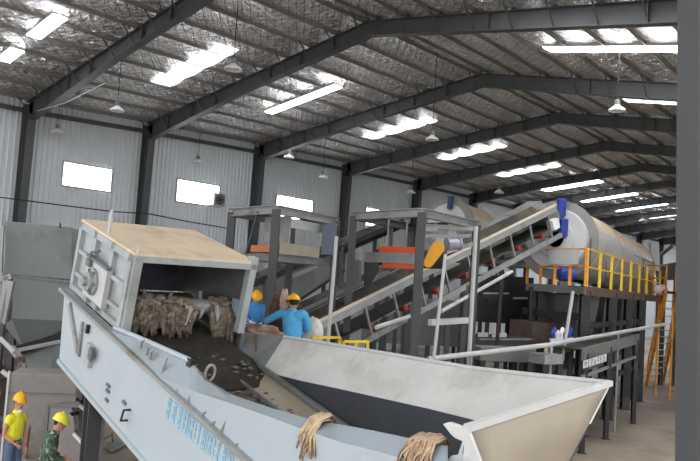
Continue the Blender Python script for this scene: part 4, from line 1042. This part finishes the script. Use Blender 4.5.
# ladder frame at the far left edge
lf = thing('ladder_frame', 'pale steel ladder frame standing at the far left behind the feed bin', 'ladder', G(P(2,330,17.5)))
for x in (-4, 3.0):
    a, c = P(x, 226, 17.6), P(x-1, 326, 17.6); b = MB(); b.bar(V((c.x,c.y,0)), a, .07, .07); b.build('stile', M_steel, lf)
for y in (228, 242, 258, 274, 290, 306):
    b = MB(); pb(b, (-4,y,17.6), (3,y,17.6), .06); b.build('rung', M_steel, lf)
sf = thing('support_stand', 'pale steel stand with slanted legs at the left edge below the ladder frame', 'stand', G(P(5,330,16.5)))
for (x0,y0,x1,y1) in ((7,276,1,325), (12,281,3,324), (-3,281,12,276)):
    b = MB(); pb(b, (x0,y0,16.8), (x1,y1,16.8), .12); b.build('strut', M_steel, sf)
p = P(2,325,16.8); b = MB(); b.box(p.x-.06, p.x+.06, p.y-.06, p.y+.06, 0, p.z+.05); b.build('leg', M_frame, sf)
# chute below the bin
ch = thing('discharge_chute', 'sloping grey sheet chute below the foot of the feed bin', 'chute', G(P(45,360,16.8)))
b = MB(); b.prism([P(25,357,16.6), P(58,343,17.6), P(75,370,16.6), P(48,374,15.9), P(29,373,16.0)], (0,.06,-.04)); b.build('chute_plate', M_mgrey, ch)
b = MB(); pb(b, (14,351,16.4), (60,341.5,17.6), .07); b.build('chute_edge', M_lsteel, ch)
b = MB(); pb(b, (10,346,16.2), (19,357,16.1), .2, .05); b.build('chute_edge', M_steel, ch)
b = MB(); b.prism([P(12,347,16.7), P(60,333,17.8), P(61,341,17.7), P(18,356,16.6)], (0,.3,0)); b.build('dark_lining', M_black, ch)
for x, y, dd_ in ((30,372,16.4), (66,368,16.9)):
    p = P(x, y, dd_); b = MB(); b.box(p.x-.06, p.x+.06, p.y-.06, p.y+.06, 0, p.z); b.build('leg', M_frame, ch)
# concrete block walls
bl = thing('concrete_block', 'big grey concrete block wall behind the worker in yellow', 'concrete block', G(P(45,420,15.4)))
q = [PZ(10,372.5,1.75), PZ(78,375,1.75)]; bk = V((-(q[1]-q[0]).y, (q[1]-q[0]).x, 0)).normalized()*.8
b = MB(); b.prism([V((p.x,p.y,0)) for p in (q[0], q[1], q[1]+bk, q[0]+bk)], (0,0,1.75)); b.build('block_body', M_conc, bl, bevel=.03)
b = MB(); c_ = q[0]+(q[1]-q[0])*.0-bk*.04; c2_ = q[1]-bk*.04
b.bar(V((c_.x,c_.y,1.38)), V((c2_.x,c2_.y,1.38)), .02, .012); b.build('seam', M_mgrey, bl)
b = MB(); e_ = q[0]-bk*.02; b.box(e_.x-.03, e_.x+.01, e_.y-.02, e_.y+.02, 0, 1.78); b.build('corner_angle', M_lsteel, bl)
b2 = thing('concrete_block', 'lower grey concrete block behind the worker in camouflage', 'concrete block', G(P(65,430,13.2)))
q = [PZ(48.5,405.5,1.22), PZ(92,409,1.22)]; bk = V((-(q[1]-q[0]).y, (q[1]-q[0]).x, 0)).normalized()*.7
b = MB(); b.prism([V((p.x,p.y,0)) for p in (q[0], q[1], q[1]+bk, q[0]+bk)], (0,0,1.22)); b.build('block_body', M_conc, b2, bevel=.02)
b = MB(); e_ = q[0]; f_ = q[1]; b.box(e_.x-.02, e_.x+.02, e_.y-.03, e_.y+.01, 0, 1.24); b.bar(V((e_.x,e_.y-.01,1.22)), V((f_.x,f_.y-.01,1.22)), .03); b.build('edge_angle', M_mgrey, b2)
# scrap sheets leaning by the post
M_scrap = mat('crumpled scrap sheet', (112,110,112), .5, .3, .15, 4, bump=.3)
rnd = random.Random(2)
def scrap(label, pts, m=M_scrap, seed=0):
    r = random.Random(seed); rows = []
    A_, B_, C_, D_ = pts
    for i in range(7):
        row = []
        for j in range(7):
            u, v_ = i/6, j/6; p = (A_*(1-u)+B_*u)*(1-v_)+(D_*(1-u)+C_*u)*v_
            row.append(p+V((0, r.uniform(-.05,.05), r.uniform(-.02,.02))))
        rows.append(row)
    b = MB().sheet(rows, (0,.015,0)); return tag(b.build('scrap_sheet', m), label, 'scrap metal')
scrap('crumpled grey scrap sheet leaning on the black feeder leg, middle one', [P(72,408,11.5), P(90,408,11.3), PZ(92,455,.35), PZ(76,440,.4)], seed=1)
scrap('dark pointed scrap sheet sticking up beside the black feeder leg', [P(75,398,11.6), P(90,403,11.4), P(91,407,11.4), P(83,405,11.5)], M_black, seed=2)
scrap('dark torn scrap sheet under the pointed scrap beside the feeder leg', [P(69,413,11.4), P(82,406,11.3), P(84,412,11.3), P(74,416,11.4)], M_black, seed=3)
single('scrap_bar', 'pale steel bar slanting down to the black feeder leg', 'bar', M_lsteel, [P(74,434,11.3), P(91,453,11.0)], .03)
single('scrap_bar', 'short pale steel bar high beside the black feeder leg', 'bar', M_steel, [P(80,406,11.2), P(90,415,11.0)], .025)
# timber and hose on the floor
M_wood = mat('weathered timber', (150,110,86), .85, 0, .2, 5)
single('timber_batten', 'reddish timber batten lying on the floor between the two floor workers', 'timber', M_wood, [PZ(26,459.5,.06), PZ(46,463,.06)], 0, box=(.09,.06))
single('timber_batten', 'thin timber batten leaning upright beside the worker in yellow', 'timber', M_wood, [PZ(26,460,.05), P(30,426,12.9)], 0, box=(.04,.04))
single('steel_bracket', 'bent pale pipe bracket lying under the feeder right of the black leg', 'bracket', M_steel, [PZ(105,438,.08), PZ(112,433.5,.3), PZ(113,441,.05)], .03)
o = thing('floor_plate', 'flat grey steel plate lying under the feeder right of the black leg', 'plate', PZ(112,445,0))
b = MB(); b.prism([PZ(104,448,.03), PZ(122,441,.03), PZ(128,444,.03), PZ(112,453,.03)], (0,0,.02)); b.build('plate', M_mgrey, o)
# waste heaps at the left edge and behind the blocks
def heap(label, c, rx, ry, h, m, seed, name='waste_heap'):
    c = V(c); rows = []; n1, n2 = 16, 24
    for i in range(n1+1):
        r = i/n1; row = []
        for j in range(n2+1):
            a = 2*math.pi*(j % n2)/n2
            x, y = rx*r*math.cos(a), ry*r*math.sin(a)
            z = h*max(0, math.cos(r*math.pi/2))**.8*(1+.35*noise.noise(V((x*1.8+seed, y*1.8, 0)))) + .14*noise.noise(V((x*6, y*6, seed)))*(1-r)
            row.append(c+V((x, y, max(z, 0) if r < 1 else -.01)))
        rows.append(row)
    o = MB().sheet(rows).build(name, m, smooth=False); return tag(o, label, 'waste', kind='stuff')
M_waste = mat('mixed waste', (96,84,80), .95, 0, .5, 5, dust=(150,140,136), dust_amt=.2, bump=.8, bscale=14, rgb2=(60,52,50))
heap('dark mixed waste heap at the left edge before the concrete block', PZ(-14,420,0), 1.6, 1.6, 1.2, M_waste, 3)
heap('dark waste heap behind the concrete block below the chute', PZ(15,400,0)+V((-1.0,3.2,0)), 1.6, 1.2, 2.0, M_waste, 8)
M_purp = mat('purple grey rags', (96,74,84), .95, 0, .5, 6, rgb2=(150,130,130), bump=.6)
heap('low purple grey rag pile on the floor behind the two floor workers', PZ(36,424,0)+V((0,-.5,0)), .75, .35, .35, M_purp, 5)
M_white2 = mat('off white sheet', (226,216,210), .7, 0, .05, 4)
b = MB(); b.prism([P(62,371,15.6), P(74,369,15.6), P(75,373,15.6), P(63,374,15.6)], (0,.4,-.02)); tag(b.build('foam_block', M_white2), 'off white foam piece lying on top of the concrete block', 'foam')
# pipe pieces piled left of the bin foot
for k, (x0,y0,x1,y1,lb) in enumerate(((0,338,14,352,'pale bent steel bar in the waste at the left edge, upper one'), (2,371,11,378,'pale steel bar in the waste at the left edge, lower one'))):
    single('scrap_bar', lb, 'bar', M_lsteel, [P(x0,y0,15.8), P(x1,y1,15.8)], .05)
# ================================================================== PEOPLE
def skin_mesh(chains, sub=2):
    """chains: list of [(point, radius), ...]; grown with a Skin modifier, first chain holds the root"""
    vs = []; es = []; rs = []; idx = {}
    for ch in chains:
        prev = None
        for p, r in ch:
            key = tuple(round(c, 4) for c in p)
            if key not in idx: idx[key] = len(vs); vs.append(tuple(p)); rs.append(r)
            i = idx[key]
            if prev is not None and prev != i: es.append((prev, i))
            prev = i
    me = bpy.data.meshes.new('tmp'); me.from_pydata(vs, es, [])
    ob = bpy.data.objects.new('tmp', me); COL.objects.link(ob)
    md = ob.modifiers.new('s', 'SKIN'); md.use_smooth_shade = True
    for i, sv in enumerate(me.skin_vertices[0].data):
        sv.radius = (rs[i], rs[i]) if not isinstance(rs[i], tuple) else rs[i]; sv.use_root = (i == 0)
    if sub: ob.modifiers.new('u', 'SUBSURF').levels = sub; ob.modifiers['u'].render_levels = sub
    dg = bpy.context.evaluated_depsgraph_get(); ev = ob.evaluated_get(dg)
    m2 = bpy.data.meshes.new_from_object(ev)
    bpy.data.objects.remove(ob); bpy.data.meshes.remove(me)
    return m2
def merge(meshes, voxel):
    bm = bmesh.new()
    for m in meshes: bm.from_mesh(m)
    me = bpy.data.meshes.new('tmp'); bm.to_mesh(me); bm.free()
    ob = bpy.data.objects.new('tmp', me); COL.objects.link(ob)
    md = ob.modifiers.new('r', 'REMESH'); md.mode = 'VOXEL'; md.voxel_size = voxel; md.use_smooth_shade = True
    sm = ob.modifiers.new('sm', 'SMOOTH'); sm.factor = .5; sm.iterations = 3
    dg = bpy.context.evaluated_depsgraph_get(); m2 = bpy.data.meshes.new_from_object(ob.evaluated_get(dg))
    bpy.data.objects.remove(ob); bpy.data.meshes.remove(me)
    return m2
def ball_mesh(c, r, sc=(1,1,1), rot=None):
    bm = bmesh.new(); bmesh.ops.create_uvsphere(bm, u_segments=20, v_segments=14, radius=r)
    for v in bm.verts:
        v.co = V((v.co.x*sc[0], v.co.y*sc[1], v.co.z*sc[2]))
        if rot is not None: v.co = rot @ v.co
        v.co += V(c)
    me = bpy.data.meshes.new('b'); bm.to_mesh(me); bm.free(); return me
M_skin = mat('skin', (186,136,108), .55, 0, .06, 8)
M_eye = mat('dark eye', (30,24,22), .3)
M_glove = mat('pale work glove', (206,206,204), .8, 0, .08, 10)
M_boot = mat('black boot', (34,32,32), .6)
M_hair = mat('black hair', (24,22,22), .6)
def mobj(name, me, m, parent):
    me.materials.clear(); me.materials.append(m)
    for p in me.polygons: p.use_smooth = True
    o = bpy.data.objects.new(name, me); COL.objects.link(o); o.parent = parent; return o
def person(label, base, face_deg, J, shirt, trousers, helmet, sleeve='long', glove=False, group=None, extra=None, fold=.0, mask=None, scale=1.):
    """J: joints in person space (x to the person's right, y forward, z up). base in station frame."""
    t = thing('person', label, 'person', base, group)
    fd = V((math.cos(math.radians(face_deg)), math.sin(math.radians(face_deg)), 0)); fw = W(fd)
    t.rotation_euler.z = math.atan2(fw.y, fw.x)-math.pi/2
    t.scale = (scale,)*3 if not isinstance(scale, tuple) else scale
    g = lambda k: V(J[k])
    pel, che, nk, hd = g('pelvis'), g('chest'), g('neck'), g('head')
    sp = (che-pel).normalized()
    sr, sl = g('shr'), g('shl')
    body = [[(pel, .10), (pel*.5+che*.5, .095), (che, .105), (nk, .060), (hd-(hd-nk)*.35, .058)]]
    for S in 'rl':
        sh, el, wr, hp, kn, an = g('sh'+S), g('el'+S), g('wr'+S), g('hip'+S), g('kn'+S), g('an'+S)
        body.append([(che, .105), (sh, .060), (el, .045), (wr, .031)])
        body.append([(pel, .10), (hp, .085), (kn, .058), (an, .042)])
        ft = an+V(J.get('toe'+S, (0, .17, -.05))); body.append([(an, .042), (an*.4+ft*.6+V((0,0,-.015)), .042), (ft, .032)])
    base_m = skin_mesh(body, 2)
    pieces = [base_m]
    hdir = (hd-nk).normalized(); tilt = V(J.get('look', (0,1,0))).normalized()
    rotq = tilt.to_track_quat('Y', 'Z').to_matrix()
    pieces.append(ball_mesh(hd, .105, (.76,.92,1.12), rotq))
    pieces.append(ball_mesh(hd+rotq@V((0,.035,-.06)), .07, (.78,.8,.95), rotq))
    pieces.append(ball_mesh(hd+rotq@V((0,.105,-.015)), .018, (.8,1.,1.5), rotq))
    for s_ in (-1, 1): pieces.append(ball_mesh(hd+rotq@V((s_*.080,0,-.01)), .03, (.35,.7,1.1), rotq))
    # hands with five fingers
    hands = []
    for S, sg in (('r', 1), ('l', -1)):
        el, wr = g('el'+S), g('wr'+S); a = V(J.get('hand'+S, tuple(wr-el))).normalized()
        pn = V(J.get('palm'+S, (-sg, 0, 0))); pn = (pn-a*pn.dot(a)).normalized(); sd_ = a.cross(pn).normalized()
        if sd_.y < 0 and abs(sd_.y) > .2: sd_ = -sd_
        pc = wr+a*.075
        hands.append(skin_mesh([[(wr, (.026,.022)), (wr+a*.04, (.034,.02)), (pc+a*.015, (.036,.018))]], 2))
        for k, (off, ln) in enumerate(((.030,.068),(.010,.078),(-.010,.072),(-.030,.056))):
            b0 = pc+sd_*off; c1 = b0+a*(ln*.45+.02)+pn*.008; c2 = c1+a*ln*.3+pn*ln*.28; c3 = c2+a*ln*.1+pn*ln*.32
            hands.append(skin_mesh([[(b0, .0095), (c1, .0092), (c2, .0085), (c3, .007)]], 1))
        b0 = wr+a*.035+sd_*.025; hands.append(skin_mesh([[(b0, .012), (b0+sd_*.035+a*.03, .011), (b0+sd_*.042+a*.065+pn*.01, .009)]], 1))
    if not glove: pieces += hands
    bo = mobj('body', merge(pieces, .011), M_skin, t)
    if glove:
        mobj('gloves', merge(hands, .008), M_glove, t)
    for s_ in (-1, 1): mobj('eye', ball_mesh(hd+rotq@V((s_*.034,.088,.005)), .012), M_eye, t)
    mobj('mouth', ball_mesh(hd+rotq@V((0,.088,-.062)), .02, (1.2,.4,.3), rotq), mat('lips', (150,88,80), .5), t)
    # clothes: shirt, trousers
    cl = [[(pel+sp*-.03, (.185,.15)), (pel*.5+che*.5, (.185,.145)), (che, (.20,.155)), (che*.45+nk*.55, (.13,.11)), (che*.15+nk*.85, .085), (nk+sp*.03, .078)]]
    for S in 'rl':
        sh, el, wr = g('sh'+S), g('el'+S), g('wr'+S)
        if sleeve == 'long': cl.append([(che, .12), (sh, .092), (sh*.5+el*.5, .072), (el, .066), (el*.4+wr*.6, .058), (wr-(wr-el)*.06, .05)])
        else: cl.append([(che, .12), (sh, .092), (sh*.45+el*.55, .072)])
    shirt_o = mobj('jacket' if sleeve == 'long' else 'shirt', merge([skin_mesh([c_], 2) for c_ in cl], .014), shirt, t)
    tr_ = [[(pel+sp*.08, (.16,.135)), (pel+sp*-.02, (.17,.14)), (pel+sp*-.12, (.12,.11))]]
    for S in 'rl':
        hp, kn, an = g('hip'+S), g('kn'+S), g('an'+S)
        tr_.append([(pel, (.15,.125)), (hp, .108), (hp*.5+kn*.5, .095), (kn, .078), (kn*.4+an*.6, .07), (an+(kn-an)*.12, .066)])
    mobj('trousers', merge([skin_mesh([c_], 2) for c_ in tr_], .014), trousers, t)
    for S in 'rl':
        an = g('an'+S); ft = V(J.get('toe'+S, (0,.17,-.05)))
        m_ = skin_mesh([[(an+V((0,-.03,.02)), .052), (an+ft*.35+V((0,0,-.02)), .05), (an+ft*1.05, .042)]], 2)
        mobj('boot', m_, M_boot, t)
    # hair below the helmet and the helmet with brim and ridge
    mobj('hair', ball_mesh(hd+rotq@V((0,-.018,.018)), .104, (.80,.88,1.0), rotq), M_hair, t)
    bm = bmesh.new(); bmesh.ops.create_uvsphere(bm, u_segments=32, v_segments=20, radius=.126)
    bmesh.ops.delete(bm, geom=[v for v in bm.verts if v.co.z < -.012], context='VERTS')
    for v in bm.verts:
        rim = v.co.z < .012; f = 1.0
        if rim:
            a = math.atan2(v.co.y, v.co.x); f = 1.10+.22*max(0, math.sin(a))**2
        v.co = V((v.co.x*.92*f, v.co.y*1.08*f, v.co.z*.95-(.018 if rim and v.co.y > .05 else 0)))
        if abs(v.co.x) < .03 and v.co.z > .06: v.co *= 1.045
        v.co = rotq@(v.co+V((0,0,.035)))+hd
    me = bpy.data.meshes.new('h'); bm.to_mesh(me); bm.free()
    ho = mobj('helmet', me, helmet, t); sd = ho.modifiers.new('t', 'SOLIDIFY'); sd.thickness = .006
    mobj('helmet_button', ball_mesh(hd+rotq@V((0,0,.17)), .014), helmet, ho)
    if mask: mobj('face_mask', ball_mesh(hd+rotq@V(mask), .05, (1.0,.75,.8), rotq), M_white, t)
    return t
M_hy = mat('orange yellow hard hat', (240,178,20), .35, 0, .03)
M_hg = mat('lemon yellow hard hat', (236,228,70), .35, 0, .03)
M_ov = mat('bright blue work cloth', (84,170,220), .8, 0, .12, 6, bump=.25, bscale=12)
M_ov2 = mat('blue work cloth', (62,136,194), .8, 0, .12, 6, bump=.25, bscale=12)
M_shirt = mat('yellow shirt cloth', (226,220,52), .8, 0, .08, 6, bump=.2, bscale=14)
M_jean = mat('grey blue trousers cloth', (84,100,128), .85, 0, .1, 8)
def camo():
    m = bpy.data.materials.new('green camouflage cloth'); m.use_nodes = True
    nt = m.node_tree; N = nt.nodes; L = nt.links; b = N['Principled BSDF']; b.inputs['Roughness'].default_value = .85
    tc = N.new('ShaderNodeTexCoord'); n = N.new('ShaderNodeTexNoise'); n.inputs['Scale'].default_value = 11; n.inputs['Detail'].default_value = 2; n.inputs['Distortion'].default_value = .8
    L.new(tc.outputs['Object'], n.inputs['Vector']); r = N.new('ShaderNodeValToRGB'); r.color_ramp.interpolation = 'CONSTANT'
    e = r.color_ramp.elements; e[0].color = (*lin((40,56,48)), 1); e[1].position = .44; e[1].color = (*lin((78,102,82)), 1)
    for ps, c in ((.53,(58,66,54)), (.60,(150,160,140))):
        k = e.new(ps); k.color = (*lin(c), 1)
    L.new(n.outputs['Fac'], r.inputs['Fac']); L.new(r.outputs['Color'], b.inputs['Base Color']); return m
M_camo = camo()
# worker in yellow shirt: three-quarter right, forearm across the belly
base = P(10, 480, 12.1); base.z = 0
J = dict(pelvis=(0,0,1.02), chest=(0,.02,1.33), neck=(0,.03,1.49), head=(0,.06,1.62), look=(.1,1,-.12),
 shr=(.19,.02,1.41), elr=(.25,-.02,1.13), wrr=(.16,.17,1.02), shl=(-.19,.02,1.41), ell=(-.25,.0,1.13), wrl=(-.20,.12,.92),
 hipr=(.10,0,.96), knr=(.12,.03,.52), anr=(.13,-.01,.09), hipl=(-.10,0,.96), knl=(-.12,.04,.52), anl=(-.13,.02,.09))
person('worker in yellow shirt and orange yellow hard hat standing before the concrete block', base, -22, J, M_shirt, M_jean, M_hy, sleeve='short', mask=(0,.06,-.14), scale=(.8,.8,1.03))
# worker in camouflage: seen from behind, stooping a little
base = P(43, 480, 11.3); base.z = 0
J = dict(pelvis=(0,0,.92), chest=(0,.08,1.24), neck=(0,.14,1.42), head=(0,.20,1.535), look=(.35,1,-.30),
 shr=(.20,.07,1.35), elr=(.26,.10,1.07), wrr=(.20,.32,1.00), shl=(-.20,.07,1.35), ell=(-.27,.08,1.07), wrl=(-.22,.30,.98),
 hipr=(.10,0,.87), knr=(.12,.06,.48), anr=(.13,-.02,.09), hipl=(-.10,0,.87), knl=(-.12,.06,.48), anl=(-.13,-.02,.09))
person('worker in green camouflage and lemon yellow hard hat beside the black feeder leg', base, 28, J, M_camo, M_camo, M_hg, sleeve='long', glove=False, scale=(.84,.84,1.0))
# right worker in blue, back to the viewing side, reaching left
zpl = 1.88
base = P(293.5, 330, 12.95); base.z = zpl
s_ = (P(294,292,12.95).z-zpl)/1.76
J = dict(pelvis=(0,0,.96), chest=(-.05,.07,1.28), neck=(-.06,.12,1.46), head=(-.06,.16,1.57), look=(-.45,1,-.25),
 shr=(.16,.06,1.42), elr=(.23,.16,1.16), wrr=(.06,.34,1.10), shl=(-.24,.08,1.39), ell=(-.40,.08,1.29), wrl=(-.56,.06,1.20), palml=(0,-.3,-1), 
 hipr=(.10,0,.90), knr=(.13,.04,.50), anr=(.14,-.02,.09), hipl=(-.10,0,.90), knl=(-.13,.06,.50), anl=(-.15,.0,.09))
person('worker in bright blue overalls seen from behind, reaching left to the waste bundle', base, 84, J, M_ov, M_ov, M_hy, glove=True, scale=s_)
# left worker in blue facing the hopper, head bowed
base = P(252, 330, 16.5); base.z = zpl
s2_ = (P(255.5,288.5,16.5).z-zpl)/1.74
J = dict(pelvis=(0,0,.96), chest=(0,.08,1.28), neck=(0,.15,1.45), head=(0,.20,1.56), look=(.15,1,-.55),
 shr=(.19,.07,1.38), elr=(.27,.12,1.12), wrr=(.16,.32,1.04), shl=(-.19,.07,1.38), ell=(-.26,.14,1.10), wrl=(-.20,.33,1.00),
 hipr=(.10,0,.90), knr=(.12,.05,.50), anr=(.13,0,.09), hipl=(-.10,0,.90), knl=(-.12,.05,.50), anl=(-.13,0,.09))
person('worker in blue overalls bowing over the waste beside the right hood post', base, -68, J, M_ov2, M_ov2, M_hy, glove=True, scale=s2_)
# waste bundle between them
def clump(name, label, cat, c, r, sc, m, seed, amp=.35, freq=2.2):
    bm = bmesh.new(); bmesh.ops.create_icosphere(bm, subdivisions=4, radius=1)
    vs = []; 
    for v in bm.verts:
        n = noise.noise(v.co*freq+V((seed,0,0)))+.5*noise.noise(v.co*freq*2.7+V((0,seed,0)))
        q = v.co*(1+amp*n); vs.append(V(c)+V((q.x*sc[0], q.y*sc[1], q.z*sc[2]))*r)
    fs = [[v.index for v in f.verts] for f in bm.faces]; bm.free()
    b = MB(); b.add(vs, fs); return tag(b.build(name, m, smooth=True), label, cat)
M_brag = mat('dark brown rag cloth', (92,66,56), .95, 0, .4, 5, dust=(150,126,112), dust_amt=.25, bump=.6, bscale=20)
M_lrag = mat('brown grey rag cloth', (140,118,104), .95, 0, .3, 5, dust=(190,172,160), dust_amt=.3, bump=.5, bscale=20)
clump('rag_bundle', 'dark brown rag bundle held up between the two workers in blue', 'rags', P(280,315,13.6), .29, (.75,.6,1.3), M_brag, 2)
clump('rag_bundle', 'brown heap of rags piled on the hopper edge before the two workers', 'rags', P(260,332,12.55), .24, (1.5,.8,.5), M_lrag, 5)
clump('rag', 'pinkish pale rag lifted above the dark brown bundle', 'rag', P(284,302,13.3), .19, (.42,.4,1.15), mat('pinkish pale rag', (196,170,160), .9, 0, .15, 8, bump=.4), 4, .35, 2.6)
clump('sack', 'pale white sack behind the right worker in blue, beside the yellow guard rail', 'sack', P(313,333,13.5), .3, (.6,.6,.95), mat('white sack cloth', (208,204,196), .9, 0, .06, 6), 9, .12)
# ================================================================== LIGHT, CAMERA
w = bpy.data.worlds.new('World'); SC.world = w; w.use_nodes = True
nt = w.node_tree; bg = nt.nodes['Background']
bg.inputs['Color'].default_value = (.97, .985, 1.0, 1); bg.inputs['Strength'].default_value = 1.0
sun = bpy.data.lights.new('daylight', 'SUN'); sun.energy = .5; sun.angle = math.radians(25); sun.color = (1, .96, .9)
so = bpy.data.objects.new('daylight', sun); COL.objects.link(so)
so.rotation_euler = (V((0, 0, 0))-W((2.5, -6, 7))).to_track_quat('-Z', 'Y').to_euler()
cam = bpy.data.cameras.new('camera'); co = bpy.data.objects.new('camera', cam); COL.objects.link(co)
cam.sensor_fit = 'HORIZONTAL'; cam.sensor_width = 36; cam.lens = FPX/700*36; cam.clip_start = .05; cam.clip_end = 400
Rw = Matrix((W(RT), W(UP), -W(FW))).transposed()
co.matrix_world = Matrix.Translation((0, 0, H)) @ Rw.to_4x4()
SC.camera = co
SC.view_settings.view_transform = 'Standard'; SC.view_settings.look = 'None'; SC.view_settings.exposure = 1.22; SC.view_settings.gamma = 1
SC.view_settings.use_curve_mapping = False
for o in list(bpy.data.objects):
    if '_w' in o: del o['_w']
